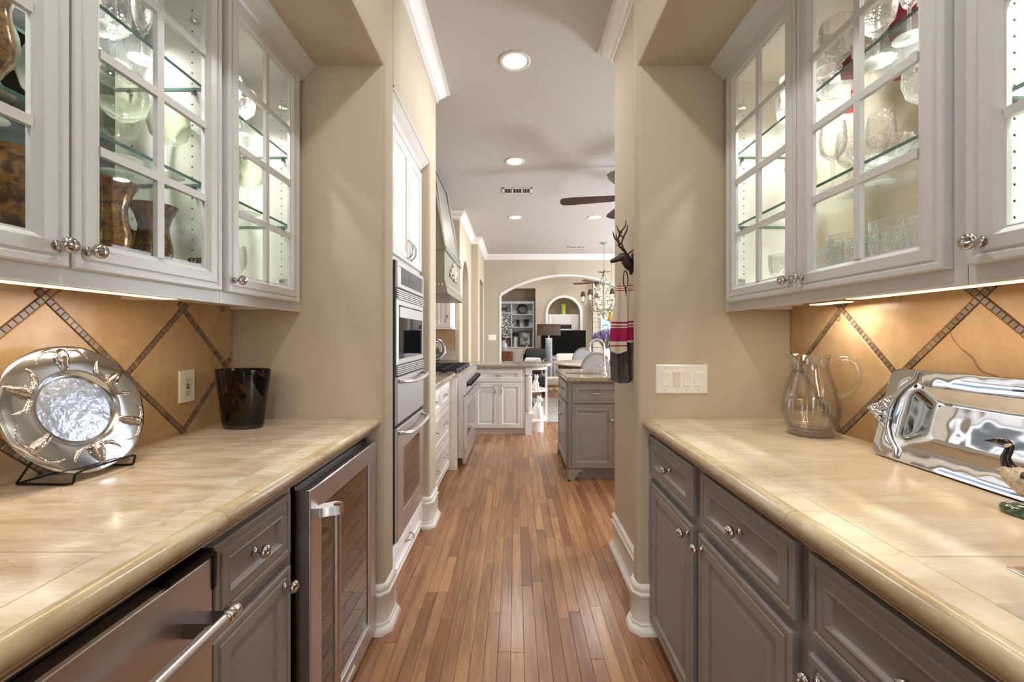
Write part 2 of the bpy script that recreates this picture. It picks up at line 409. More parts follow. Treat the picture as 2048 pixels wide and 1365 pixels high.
# kitchen left side: range wall, the stepped arched wall, far wall with the wide arch
kw_ = MB(); kw_.box(-1.45, 2.97, 0, -1.30, 5.96, CEILZ)
kw_.box(-1.45, 5.96, 0, -.93, 6.08, CEILZ)
def arched_side_wall(mb, x0, x1, y0, y1, oy0, oy1, spring, rise, ztop, seg=10):
    pts = [(y0, 0), (oy0, 0)]
    for i in range(seg+1):
        a = PI-PI*i/seg; pts.append(((oy0+oy1)/2+(oy1-oy0)/2*math.cos(a), spring+rise*math.sin(a)))
    pts += [(oy1, 0), (y1, 0), (y1, ztop), (y0, ztop)]
    mb.prism(pts, x0, x1, 'x')
arched_side_wall(kw_, -.93, -.79, 5.96, 7.54, 6.28, 7.10, 2.05, .41, CEILZ)
kw_.box(-.93, 7.54, 0, -.67, 7.66, CEILZ)
arched_side_wall(kw_, -.81, -.67, 7.66, 9.1, 7.95, 8.75, 2.35, .02, CEILZ)
struct('wall_kitchen_left', kw_, PAINT)
# hall seen through those arches
hw = MB(); hw.box(-2.6, 5.96, 0, -2.5, 9.2, CEILZ); struct('wall_hall', hw, PAINT2)
# far wall, arch opening X from -.336 to 2.43
fw = MB()
ax0, ax1, spr, rise = X(999, 9.1), X(999, 9.1)+2.9, Z(588, 9.1), Z(549, 9.1)-Z(588, 9.1)
c_ = (ax0+ax1)/2; hw_ = (ax1-ax0)/2; Rr = (hw_**2+rise**2)/(2*rise); th = math.asin(hw_/Rr)
pts = [(-2.6, 0), (ax0, 0)]+[(c_-Rr*math.sin(th-2*th*i/24), spr+rise-Rr+Rr*math.cos(th-2*th*i/24)) for i in range(25)]+[(ax1, 0), (4.7, 0), (4.7, 3.4), (-2.6, 3.4)]
fw.prism(pts, 9.1, 9.28, 'y'); struct('wall_far', fw, PAINT2)
ak = MB()
arc = [(c_-Rr*math.sin(th-2*th*i/24), spr+rise-Rr+Rr*math.cos(th-2*th*i/24)) for i in range(25)]
inn = [(c_+(x-c_)*.975, z-.035) for x, z in arc]
for i in range(24): ak.add([(arc[i][0],9.09,arc[i][1]),(arc[i+1][0],9.09,arc[i+1][1]),(inn[i+1][0],9.09,inn[i+1][1]),(inn[i][0],9.09,inn[i][1]),
    (arc[i][0],9.29,arc[i][1]),(arc[i+1][0],9.29,arc[i+1][1]),(inn[i+1][0],9.29,inn[i+1][1]),(inn[i][0],9.29,inn[i][1])], [(3,2,1,0),(4,5,6,7),(3,7,6,2),(0,1,5,4)])
ak.box(ax0-.005, 9.09, 0, ax0+.035, 9.29, spr-.03); ak.box(ax1-.035, 9.09, 0, ax1+.005, 9.29, spr-.03)
struct('trim_1', ak, TRIM)
# right kitchen wall with windows
def window_wall(name, xw, y0, y1, wins, ztop, th_=.15):
    m = MB(); ys = sorted(wins); cur = y0
    for (a, b, z0, z1) in ys:
        m.box(xw, cur, 0, xw+th_, a, ztop); m.box(xw, a, 0, xw+th_, b, z0); m.box(xw, a, z1, xw+th_, b, ztop); cur = b
    m.box(xw, cur, 0, xw+th_, y1, ztop); struct(name, m, PAINT)
window_wall('wall_kitchen_right', 4.55, 2.40, 9.2, [(3.3, 5.3, .95, 2.3), (6.0, 8.6, .5, 2.6)], CEILZ)
window_wall('wall_living_right', 5.5, 9.2, 13.6, [(9.8, 12.6, .4, 2.8)], 3.4)
bw = MB()
for a, b in ((-3.2, -1.9), (-.2, .2), (1.9, 3.2)): bw.box(a, -4.6, 0, b, -4.45, CEILZ)
for a, b in ((-1.9, -.2), (.2, 1.9)): bw.box(a, -4.6, 0, b, -4.45, .7); bw.box(a, -4.6, 2.55, b, -4.45, CEILZ)
bw.box(-3.3, -4.6, 0, -3.2, YB, CEILZ); bw.box(3.2, -4.6, 0, 3.3, YB, CEILZ); bw.box(-3.2, YB-.1, 0, -1.45, YB, CEILZ); bw.box(1.45, YB-.1, 0, 3.2, YB, CEILZ)
struct('wall_back', bw, PAINT)
for i, (a, b) in enumerate(((-1.9, -.2), (.2, 1.9))):
    wf = MB()
    for x in (a+.02, (a+b)/2, b-.02): wf.box(x-.025, -4.54, .7, x+.025, -4.49, 2.55)
    for z in (.725, 1.6, 2.525): wf.box(a, -4.54, z-.025, b, -4.49, z+.025)
    struct('window_%d' % (i+1), wf, TRIM)
wf = MB()
for y0, y1, z0, z1 in ((3.3, 5.3, .95, 2.3), (6.0, 8.6, .5, 2.6)):
    for k in range(4): y = y0+(y1-y0)*k/3; wf.box(4.58, y-.025, z0, 4.63, y+.025, z1)
    for z in (z0, (z0+z1)/2, z1): wf.box(4.58, y0, z-.025, 4.63, y1, z+.025)
struct('window_3', wf, TRIM)
cl = MB(); cl.box(-3.3, -4.6, CEILZ, 4.7, 9.28, CEILZ+.1); struct('ceiling', cl, CEIL)
c2 = MB(); c2.box(-3.3, 9.28, 3.4, 5.7, 13.8, 3.5); struct('ceiling_living', c2, CEIL2)
# living room back wall (Y 12.5) with the bookcase recess and the arched niche
YW = 12.5; lx0, lx1 = X(962, YW), X(1071, YW)
nx0, nx1 = X(1096, YW), X(1160, YW); ncx = (nx0+nx1)/2; nr = (nx1-nx0)/2; nsp = Z(628, YW); nbot = .35
lw = MB(); lw.box(-3.2, YW, 0, lx0, 13.5, 3.4)
lw.box(lx0, YW, Z(577, YW), lx1, 13.5, 3.4); lw.box(lx0, 13.2, 0, lx1, 13.5, Z(577, YW))
lw.box(lx1, YW, 0, nx0, 13.5, 3.4); lw.box(nx1, YW, 0, X(1186, YW), 13.5, 3.4)
arcn = [(ncx-nr*math.cos(PI*i/16), nsp+nr*math.sin(PI*i/16)) for i in range(17)]
lw.prism([(nx0, 3.4)]+[arcn[0]]+arcn[1:-1]+[arcn[-1]]+[(nx1, 3.4)], YW, 13.0, 'y')
lw.box(nx0, 12.95, 0, nx1, 13.5, 3.4); lw.box(nx0, YW, 0, nx1, 13.0, nbot)
lw.box(X(1186, YW), 12.9, 0, 5.5, 13.5, 3.4); lw.box(-3.3, 9.28, 0, -3.2, 13.5, 3.4)
struct('wall_living_back', lw, PAINT2)
na = MB(); po = .075
for i in range(16):
    a, b = arcn[i], arcn[i+1]
    def o_(p): return (ncx+(p[0]-ncx)*(nr+po)/nr, nsp+(p[1]-nsp)*(nr+po)/nr)
    oa, ob = o_(a), o_(b)
    na.add([(a[0],YW-.03,a[1]),(b[0],YW-.03,b[1]),(ob[0],YW-.03,ob[1]),(oa[0],YW-.03,oa[1]),(a[0],YW,a[1]),(b[0],YW,b[1]),(ob[0],YW,ob[1]),(oa[0],YW,oa[1])],
           [(0,1,2,3),(1,0,4,5),(3,2,6,7)])
for x in (nx0-po, nx1): na.box(x, YW-.03, nbot, x+po, YW, nsp)
struct('trim_2', na, TRIM)
# ------------------------------------------------------------------ floor of oak boards
fl = MB(); fl.box(-3.3, -4.6, -.08, 5.7, 13.6, -.012); floor = struct('floor', fl, SUBF)
PW = .0525
def plank_mesh():
    m = MB(); t = .012
    m.add([(-.5,-.5,-1),(.5,-.5,-1),(.5,.5,-1),(-.5,.5,-1),(-.5,-.5,-.04),(.5,-.5,-.04),(.5,.5,-.04),(-.5,.5,-.04),
           (-.5+t,-.5+.002,0),(.5-t,-.5+.002,0),(.5-t,.5-.002,0),(-.5+t,.5-.002,0)],
          [(0,1,5,4),(1,2,6,5),(2,3,7,6),(3,0,4,7),(4,5,9,8),(5,6,10,9),(6,7,11,10),(7,4,8,11),(8,9,10,11)])
    return m.mesh('plank', OAK, 0)
pm = plank_mesh(); far = MB(); cnt = 0
i0, i1 = int(-3.3/PW), int(5.6/PW); cand = []
for i in range(i0, i1):
    x = i*PW+.01; y = -4.6+random.random()*.8
    while y < 13.4:
        L = random.choice((.35,.5,.65,.8,.95,1.1,1.3))*random.uniform(.9,1.1); y1 = min(y+L, 13.4)
        vis = (-.62 < x < .62 and 1.1 < y1 and y < 2.6) or (-.66 < x < 1.35 and y1 > 2.6 and y < 5.35)
        (cand if vis else None) and None
        if vis: cand.append((max(y, 0), x, y, y1))
        else:
            b = len(far.v); g = .0008
            far.add([(x-PW/2+g,y+g,-.012),(x+PW/2-g,y+g,-.012),(x+PW/2-g,y1-g,-.012),(x-PW/2+g,y1-g,-.012),(x-PW/2+g,y+g,0),(x+PW/2-g,y+g,0),(x+PW/2-g,y1-g,0),(x-PW/2+g,y1-g,0)],
                    [(4,5,6,7),(0,1,5,4),(1,2,6,5),(3,0,4,7)]); far.rnd += [random.random()]*4
        y = y1
cand.sort()
for k, (_, x, y, y1) in enumerate(cand):
    if k < 300:
        o = link(pm, 'plank', floor, (x, (y+y1)/2, 0)); o.scale = (PW-.0012, y1-y-.0012, .012)
    else:
        g = .0008
        far.add([(x-PW/2+g,y+g,-.012),(x+PW/2-g,y+g,-.012),(x+PW/2-g,y1-g,-.012),(x-PW/2+g,y1-g,-.012),(x-PW/2+g,y+g,0),(x+PW/2-g,y+g,0),(x+PW/2-g,y1-g,0),(x-PW/2+g,y1-g,0)],
                [(4,5,6,7),(0,1,5,4),(1,2,6,5),(3,0,4,7)]); far.rnd += [random.random()]*4
far.build('plank', OAK, floor, smooth=0, kind='stuff')
# ------------------------------------------------------------------ crown mouldings and baseboards
CRP = [(0, CEILZ), (.085, CEILZ), (.085, CEILZ-.012), (.074, CEILZ-.018), (.060, CEILZ-.03), (.056, CEILZ-.042), (.040, CEILZ-.058), (.026, CEILZ-.072),
       (.022, CEILZ-.084), (.012, CEILZ-.088), (.012, CEILZ-.11), (0, CEILZ-.115)]
cm = MB(); cm.mould([(-1.3, 2.97), (XL, 2.97), (XL, -.7)][::-1], [(-d, z) for d, z in CRP]); struct('trim_3', cm, TRIM, smooth=50)
cm = MB(); cm.mould([(XR, -.7), (XR, 1.865), (.60, 1.865), (.60, 2.53), (4.5, 2.53)], CRP); struct('trim_4', cm, TRIM, smooth=50)
cm = MB(); cm.mould([(-1.3, 2.99), (-1.3, 5.96), (-.79, 5.96), (-.79, 7.54), (-.67, 7.54), (-.67, 9.1), (4.5, 9.1)], [(-d, z) for d, z in CRP]); struct('trim_5', cm, TRIM, smooth=50)
BBP = [(0, .205), (.010, .203), (.016, .196), (.016, .184), (.011, .180), (.011, .172), (.020, .166), (.020, .156), (.014, .150), (.015, .045), (.019, .042), (.019, .030), (.030, .024), (.034, .012), (.034, 0), (0, 0)]
def bb(name, path, flip):
    m = MB(); m.mould(path, [(-d, z) for d, z in BBP] if flip else BBP); struct(name, m, TRIM, smooth=50)
c = .02
bb('baseboard_left', [(-.70, YE), (XL-c, YE), (XL, YE+c), (XL, 1.93-c), (XL-c, 1.93), (XL-.04, 1.93)], True)
bb('baseboard_oven_side', [(XL-.05, 2.76), (XL-c, 2.76), (XL, 2.76+c), (XL, 2.97-c), (XL-c, 2.97), (-.9, 2.97)], True)
bb('baseboard_right', [(.66, YE), (XR+c, YE), (XR, YE+c), (XR, 1.865-c), (XR+.012, 1.865), (.60, 1.87), (.60, 2.53-c), (.60+c, 2.53), (4.4, 2.53)], False)


# ------------------------------------------------------------------ cabinet kit
RAISED = [(0,0),(0,-.017),(.003,-.020),(.014,-.020),(.017,-.0165),(.021,-.0165),(.024,-.020),(.046,-.020),(.050,-.0205),(.054,-.014),(.060,-.0105),(.068,-.0105),(.088,-.0175),(.090,-.0175)]
DRAW = [(0,0),(0,-.017),(.003,-.020),(.014,-.020),(.017,-.0165),(.021,-.0165),(.024,-.020),(.042,-.020),(.045,-.022),(.049,-.020),(.053,-.012),(.056,-.011)]
GLASSD = [(0,0),(0,-.017),(.003,-.020),(.014,-.020),(.017,-.0165),(.021,-.0165),(.024,-.020),(.044,-.020),(.048,-.021),(.052,-.018),(.058,-.012),(.062,-.011),(.062,-.001)]
def knob_mesh():
    m = MB(); M = Matrix.Rotation(PI/2, 3, 'X')       # local z -> -y
    m.lathe([(.0001,-.001),(.0095,-.001),(.0098,.002),(.006,.004),(.0045,.008),(.0045,.016),(.008,.019),(.0135,.021),(.0158,.0255),(.0155,.030),(.0125,.034),(.006,.0365),(.0001,.037)], 20, M=M)
    for k in range(10):
        a = 2*PI*k/10
        m.ball((.0115*math.cos(a), -.0315, .0115*math.sin(a)), .0032, n=6, m=4)
    for k in range(5):
        a = 2*PI*k/5+.3
        m.tube([(.004*math.cos(a), -.037, .004*math.sin(a)), (.009*math.cos(a+.5), -.0355, .009*math.sin(a+.5)), (.013*math.cos(a+.9), -.031, .013*math.sin(a+.9))], .0014, 5)
    return m.mesh('knob', KNOB, 50)
KM = knob_mesh()
def knob(parent, x, z, y=-.020, s=1.0):
    o = link(KM, 'knob', parent, (x, y, z)); o.scale = (s, s, s); return o
def pull_mesh(w=.10):
    m = MB(); n = 13; pts = []
    for i in range(n):
        t = i/(n-1); pts.append((w*(t-.5), -.004-.026*math.sin(PI*t)**.6, .0))
    m.tube(pts, [.0035+.003*math.sin(PI*i/(n-1)) for i in range(n)], 8)
    m.ball((-w/2, -.004, 0), .007, n=8, m=5); m.ball((w/2, -.004, 0), .007, n=8, m=5); m.ball((0, -.031, 0), .0085, .006, .0085, n=8, m=5)
    return m.mesh('pull_handle', KNOB, 50)
PULL = pull_mesh()
def pull(parent, x, z, y=-.020, vert=False):
    return link(PULL, 'pull_handle', parent, (x, y, z), (0, PI/2 if vert else 0, 0))
def panel(parent, name, x0, z0, x1, z1, prof, mat, y=0, **kw):
    m = MB(); w_, h_ = x1-x0, z1-z0; lim = min(w_, h_)/2-.004
    m.rings(0, 0, w_, h_, [(min(i, lim), d) for i, d in prof]); return m.build(name, mat, parent, (x0, y, z0), smooth=25, **kw)
def glass_door(parent, x0, z0, x1, z1, cols=2, rows=4, knobx=None, knobz=None, y=0):
    w_, h_ = x1-x0, z1-z0; m = MB(); m.rings(0, 0, w_, h_, GLASSD, cap=False); g0 = .062; b = .010
    cw = (w_-2*g0-(cols-1)*2*b)/cols; rh = (h_-2*g0-(rows-1)*2*b)/rows
    for i in range(1, cols): xx = g0+i*cw+(i-1)*2*b; m.box(xx, -.0145, g0-.001, xx+2*b, -.002, h_-g0+.001)
    for j in range(1, rows): zz = g0+j*rh+(j-1)*2*b; m.box(g0-.001, -.0150, zz, w_-g0+.001, -.0025, zz+2*b)
    d = m.build('door', WCAB, parent, (x0, y, z0), smooth=25)
    pmx = MB(); pmx.box(0, -.0012, 0, cw+.006, .0012, rh+.006); me = pmx.mesh('glass_pane', PANE, 0)
    for i in range(cols):
        for j in range(rows):
            link(me, 'glass_pane', d, (g0-.003+i*(cw+2*b), -.0055, g0-.003+j*(rh+2*b)))
    if knobx is not None: knob(d, knobx, knobz)
    return d
CABCR = [(0, 2.362), (.012, 2.362), (.016, 2.368), (.018, 2.376), (.030, 2.386), (.046, 2.402), (.056, 2.414), (.060, 2.418), (.070, 2.420), (.070, 2.4295), (0, 2.4295)]
def hinge(parent, x, y, z, side):
    m = MB(); m.box(-.028, -.006, -.008, .028, .002, .008); m.lathe([(.0001,0),(.006,0),(.006,.003),(.0001,.003)], 10, M=Matrix.Rotation(PI/2,3,'X'), c=(-.014,-.006,0))
    m.lathe([(.0001,0),(.006,0),(.006,.003),(.0001,.003)], 10, M=Matrix.Rotation(PI/2,3,'X'), c=(.014,-.006,0)); m.box(-.028, -.012, -.005, -.018, 0, .005)
    return m.build('hinge', CHROME, parent, (x, y, z), (0, 0, side))
def upper_cabinet(label, x0w, yw, rot, width, doors, divider, knobs, xfaces, shelves=(1.735, 2.030), wallend=None):
    """origin at the face-frame front, bottom corner; local x along the wall"""
    t = thing('glass_front_wall_cabinet', label, 'wall cabinet', (x0w, yw, 0), rot)
    D = .315; z0, zb, z1 = 1.372, 1.41, 2.4295
    m = MB()      # carcass: two sides, bottom, top, back
    m.box(0, .019, z0+.01, .017, D, z1); m.box(width-.017, .019, z0+.01, width, D, z1)
    m.box(.017, .019, zb-.016, width-.017, D, zb); m.box(.017, .019, 2.35, width-.017, D, 2.366); m.box(.017, D-.008, zb, width-.017, D, 2.35)
    m.build('carcass', CABIN, t, smooth=0)
    f = MB(); f.box(0, 0, z0, width, .019, 1.425); f.box(0, 0, 2.352, width, .019, z1)
    for (a, b) in divider: f.box(a, 0, 1.425, b, .019, 2.352)
    f.build('face_frame', WCAB, t, smooth=0)
    cr = MB(); L = width
    path = [(L, 0), (0, 0)] if wallend == 'both' else [(L, 0), (0, 0)]
    cr.mould([(0, 0), (L, 0)], [(-d, z) for d, z in CABCR]); cr.build('crown_moulding', WCAB, t, smooth=50)
    for (a, b), kx in zip(doors, knobs): glass_door(t, a, 1.408, b, 2.366, knobx=kx, knobz=.040)
    for sz in shelves:
        s_ = MB(); s_.box(.019, .03, sz-.009, width-.019, D-.012, sz, 0)
        me = s_.mesh('glass_shelf', [SHELFG, SHELFE], 0)
        for p in me.polygons:
            if abs(p.normal.z) < .5: p.material_index = 1
        link(me, 'glass_shelf', t)
        for xs in (.024, width-.024):
            for ys in (.06, D-.06):
                sp = MB(); sp.lathe([(.0001,-.006),(.006,-.006),(.006,.0),(.0001,0)], 10); sp.box(-.009,-.003,-.013,.009,.003,-.006); sp.build('shelf_pin', STEELD, t, (xs, ys, sz-.010))
    hm = MB()
    for ys in (.07, D-.06):
        k = 0
        for zz in [1.50+.032*i for i in range(25)]:
            for xs, d in ((.0172, 1), (width-.0172, -1)):
                hm.add([(xs, ys+.0028*math.cos(2*PI*q/8), zz+.0028*math.sin(2*PI*q/8)) for q in range(8)], [tuple(range(8)) if d > 0 else tuple(range(8))[::-1]])
    hm.build('shelf_pin_hole', DARKGAP, t, smooth=0, kind='stuff')
    return t
CW = .434
# left: near double cabinet, then the single door cabinet in the corner
XUL, XUR = -.92, .90
ycl = .385
cabL1 = upper_cabinet('white double-door glass cabinet on the left wall, holding amber vases', XUL, ycl, LROT, .913,
    [(.020, .4605), (.4665, .900)], [(0, .03), (.455, .472), (.89, .913)], [.415, .028], None)
cabL2 = upper_cabinet('white single-door glass cabinet on the left wall, against the end wall', XUL, 1.3, LROT, .488,
    [(.0115, .448)], [(0, .022), (.438, .488)], [.028], None)
# right: corner pair (local x runs towards the camera), then the near cabinet
cabR1 = upper_cabinet('white double-door glass cabinet on the right wall, against the end wall', XUR, YE-.002, RROT, .958,
    [(.045, .477), (.4805, .930)], [(0, .06), (.47, .487), (.92, .958)], [.405, .028], None)
cabR2 = upper_cabinet('white glass-door cabinet on the right wall, nearest the camera', XUR, .828, RROT, .46,
    [(.011, .450)], [(0, .03), (.43, .46)], [.030], None)
for cab, xs in ((cabL1, .035), (cabL1, .87), (cabL2, .45), (cabR1, .05), (cabR2, .42)):
    for z in (1.50, 2.235):
        w_ = {cabL1: .913, cabL2: .488, cabR1: .958, cabR2: .46}[cab]; left = xs < w_/2
        hinge(cab, .020 if left else w_-.020, .045, z, PI/2 if left else -PI/2)
# puck lights inside the cabinets
def puck(parent_label, x, y, group, z=2.349):
    t = thing('puck_light', parent_label, 'light', (x, y, z), group=group)
    m = MB(); m.lathe([(.0001,0),(.034,0),(.034,-.010),(.028,-.014),(.026,-.010)], 24); m.build('housing', CHROME, t)
    g = MB(); g.lathe([(.0001,-.0105),(.026,-.0105),(.026,-.009),(.0001,-.009)], 20); g.build('lens', PLENS, t)
PLENS = simple('lit_lens', (255,240,220), .4, emit=(255,236,210), es=8)
for x, y, w2 in ((XUL-.17, .62, 'in the left double cabinet, nearer the camera'), (XUL-.17, 1.07, 'in the left double cabinet, nearer the end wall'), (XUL-.17, 1.54, 'in the left single-door cabinet'),
              (XUR+.17, 1.54, 'in the right double cabinet, nearer the end wall'), (XUR+.17, 1.07, 'in the right double cabinet, nearer the camera'), (XUR+.17, .6, 'in the right cabinet nearest the camera')):
    puck('small round puck light under the top, '+w2, x, y, 'puck lights inside the glass cabinets')
    area('puck_glow', (x, y, 2.32), (0, 0, 0), .07, 0, 6.5, (1,.96,.92), True, 1.75)
# under-cabinet light bars
def light_bar(label, x, y0, y1, group='under-cabinet light bars'):
    t = thing('under_cabinet_light', label, 'light', (x, (y0+y1)/2, 1.384), group=group); L = (y1-y0)/2
    m = MB(); m.box(-.03, -L, -.002, .03, L, .0095); m.build('housing', simple('copper_light_bar', (170,110,70), .3, metal=.8), t)
    g = MB(); g.box(-.022, -L+.02, -.0045, .022, L-.02, -.002); g.build('lens', BLENS, t)
BLENS = simple('lit_bar_lens', (255,214,150), .4, emit=(255,200,130), es=5)
for xx, y0, y1, lab, pw in ((-1.04, .42, 1.28, 'warm light bar under the left glass cabinets', 1.9), (1.02, .42, 1.28, 'warm light bar under the right glass cabinets', 1.5)):
    light_bar(lab, xx, y0, y1); area('bar_glow', (xx, (y0+y1)/2, 1.376), (0, 0, 0), .05, (y1-y0), pw, (1,.86,.68))
light_bar('short warm light bar under the right cabinet near the end wall', 1.08, 1.34, 1.52, None); area('bar_glow', (1.10, 1.43, 1.376), (0, 0, 0), .05, .12, .9, (1,.86,.70))
# ------------------------------------------------------------------ backsplashes
def clip(poly, y0, y1, z0, z1):
    def cut(P, ax, v, sgn):
        out = []
        for i in range(len(P)):
            a, b = P[i-1], P[i]; da, db = (a[ax]-v)*sgn, (b[ax]-v)*sgn
            if (da >= 0) != (db >= 0):
                t = da/(da-db); out.append((a[0]+(b[0]-a[0])*t, a[1]+(b[1]-a[1])*t))
            if db >= 0: out.append(b)
        return out
    for ax, v, s_ in ((0, y0, 1), (0, y1, -1), (1, z0, 1), (1, z1, -1)):
        poly = cut(poly, ax, v, s_)
        if len(poly) < 3: return None
    return poly
def backsplash(side, ycross, zcross, per, label):
    xw = XBL if side < 0 else XBR
    t = thing('tiled_backsplash', label, 'backsplash', (xw, 0, 0))
    m = MB(); m.box(0, .02, .905, -.010*(-side) if False else (.012*side), YE-.002, 1.40); m.build('grout_bed', GROUT, t, smooth=0)
    e = .0008                                      # bed face at x=0, bed goes into the wall
    half = per/2; hw = .0095                       # half strip width (square mosaic + grout)
    y0, y1, z0, z1 = .02, YE-.004, .906, 1.400
    seen_t = 0
    # stone squares, diagonal set: centres lie midway between the crossings
    for i in range(-6, 8):
        for j in range(-3, 4):
            if (i+j) % 2 == 0: continue
            cy, cz = ycross+i*half, zcross+j*half; r = half-hw*1.4142-.001
            p = clip([(cy-r, cz), (cy, cz-r), (cy+r, cz), (cy, cz+r)], y0, y1, z0, z1)
            if not p: continue
            mm = MB(); cyy = sum(q[0] for q in p)/len(p); czz = sum(q[1] for q in p)/len(p)
            n = len(p); fx = -side*.006; A = sum(p[k][0]*p[(k+1)%n][1]-p[(k+1)%n][0]*p[k][1] for k in range(n))
            if (A > 0) != (side < 0): p = p[::-1]
            vs = [(0, a-cyy, b-czz) for a, b in p]+[(fx*.7, a-cyy, b-czz) for a, b in p]+[(fx, (a-cyy)*(1-.0015/half*2), (b-czz)*(1-.0015/half*2)) for a, b in p]
            fs = [tuple(range(2*n, 3*n))]+[(k, (k+1)%n, n+(k+1)%n, n+k) for k in range(n)]+[(n+k, n+(k+1)%n, 2*n+(k+1)%n, 2*n+k) for k in range(n)]
            mm.add(vs, fs); mm.build('stone_tile', TILE, t, (0, cyy, czz), smooth=0)
    # mosaic squares along the diagonals through the crossings
    s_ = .0150; mq = MB(); q = s_/2; fx = -side*.0068; q2 = q-.0008
    vs = [(0,-q,-q),(0,q,-q),(0,q,q),(0,-q,q),(fx*.85,-q,-q),(fx*.85,q,-q),(fx*.85,q,q),(fx*.85,-q,q),(fx,-q2,-q2),(fx,q2,-q2),(fx,q2,q2),(fx,-q2,q2)]
    fs = [(0,1,5,4),(1,2,6,5),(2,3,7,6),(3,0,4,7),(4,5,9,8),(5,6,10,9),(6,7,11,10),(7,4,8,11),(8,9,10,11)]
    mq.add(vs, fs if side < 0 else [f[::-1] for f in fs]); me = mq.mesh('mosaic_tile', MOSAIC, 0)
    N = 19; pitch = per*.70711/N; done = set()
    for sg in (1, -1):
        for k in range(-8, 9):
            for n in range(-80, 81):
                d = n*pitch*.70711; cy = ycross+k*per+d; cz = zcross+sg*d
                if not (y0+.008 < cy < y1-.008 and z0+.008 < cz < z1-.008): continue
                key = (round(cy, 3), round(cz, 3))
                if key in done: continue
                done.add(key); link(me, 'mosaic_tile', t, (0, cy, cz), (PI/4, 0, 0))
    return t
backsplash(-1, 1.523, 1.369, .448, 'golden marble backsplash with diagonal mosaic strips behind the left worktop')
backsplash(1, 1.511, 1.368, .452, 'golden marble backsplash with diagonal mosaic strips behind the right worktop')
# ------------------------------------------------------------------ worktops
def worktop(side, xe, xb, label, matA, joints, nosej):
    """xe: front edge x (positive number), side -1 left / +1 right"""
    t = thing('marble_worktop', label, 'worktop', (0, 0, 0)); s = side
    zt = .915; cuts = [-.70]+joints+[YE-.001]
    for a, b in zip(cuts[:-1], cuts[1:]):
        m = MB(); m.box(s*(xe+.092), a+.0008, zt-.032, s*(xb-.001), b-.0008, zt); bevel(m.build('marble_slab', matA, t, smooth=0), .0012, 1)
    cuts = [-.70]+nosej+[YE-.001]
    prof = [(.030, zt-.0), (.024, zt), (.016, zt-.0005), (.008, zt-.004), (.002, zt-.011), (0, zt-.019), (.002, zt-.027), (.007, zt-.032), (.013, zt-.035),
            (.013, zt-.038), (.018, zt-.043), (.024, zt-.050), (.030, zt-.053), (.0305, zt-.058), (.10, zt-.058), (.10, zt-.034), (.030, zt-.034)]
    for a, b in zip(cuts[:-1], cuts[1:]):
        m = MB(); m.box(s*(xe+.0315), a+.0008, zt-.032, s*(xe+.0905), b-.0008, zt); bevel(m.build('border_strip', matA, t, smooth=0), .0008, 1)
        m = MB(); m.prism([(s*(xe+d), z) for d, z in prof], a+.0006, b-.0006, 'y'); m.build('nosing', NOSE, t, smooth=60)
    return t
worktop(-1, .580, 1.213, 'cream marble worktop with rounded nosing along the left wall', TOPL, [.685], [.30, .845])
worktop(1, .544, 1.183, 'golden cream marble worktop with rounded nosing along the right wall', TOPR, [.671], [.30, .845])
# ------------------------------------------------------------------ base cabinets in the pantry
def base_cabinet(name, label, xf, y, rot, width, depth=.55, mat=GCAB, ztop=.856, zb=.06, toe=True):
    t = thing(name, label, 'base cabinet', (xf, y, 0), rot)
    m = MB(); m.box(0, 0, zb, width, depth, ztop)
    if toe: m.box(0, .05, 0, width, depth, zb)
    m.build('carcass', mat, t, smooth=0); return t
XDR = .59
bR1 = base_cabinet('base_cabinet', 'taupe base cabinet with two drawers and two doors under right worktop', XDR, YE-.003, RROT, .953)
for a, b in ((.018, .443), (.502, .932)):
    d = panel(bR1, 'drawer', a, .685, b, .848, DRAW, GCAB); knob(d, (b-a)/2, .0815, -.012)
d = panel(bR1, 'door', .018, .062, .443, .655, RAISED, GCAB); knob(d, .425-.030, .593-.035)
d = panel(bR1, 'door', .487, .062, .925, .655, RAISED, GCAB); knob(d, .030, .593-.035)
bR2 = base_cabinet('base_cabinet', 'taupe base cabinet with a wide drawer under right worktop, nearest the camera', XDR, .834, RROT, .50)
d = panel(bR2, 'drawer', .0215, .690, .470, .848, DRAW, GCAB); knob(d, .2245, .079, -.012)
d = panel(bR2, 'door', .0215, .062, .470, .655, RAISED, GCAB); knob(d, .030, .593-.035)
bR3 = base_cabinet('base_cabinet', 'taupe base cabinet under the right worktop, behind the camera', XDR, .332, RROT, .99)
panel(bR3, 'door', .02, .062, .48, .84, RAISED, GCAB); panel(bR3, 'door', .49, .062, .96, .84, RAISED, GCAB)
XDL = -.63
bL1 = base_cabinet('base_cabinet', 'narrow taupe base cabinet between ice maker and wine cooler', XDL, .835, LROT, .335)
d = panel(bL1, 'drawer', .012, .678, .303, .840, DRAW, GCAB); knob(d, .142, .081, -.012)
d = panel(bL1, 'door', .008, .062, .303, .646, RAISED, GCAB); knob(d, .258, .546)
bL2 = base_cabinet('base_cabinet', 'taupe base cabinet under the left worktop, behind the camera', XDL, -.69, LROT, .89)
panel(bL2, 'door', .02, .062, .44, .84, RAISED, GCAB); panel(bL2, 'door', .45, .062, .87, .84, RAISED, GCAB)
fp = MB(); fp.box(0, 0, .02, .022, .5, .856); o = fp.build('filler_strip', GCAB, loc=(XDL+.002, 1.768, 0), rot=(0,0,LROT), smooth=0)
o['label'] = 'taupe filler strip between the wine cooler and the left end wall'; o['category'] = 'filler strip'
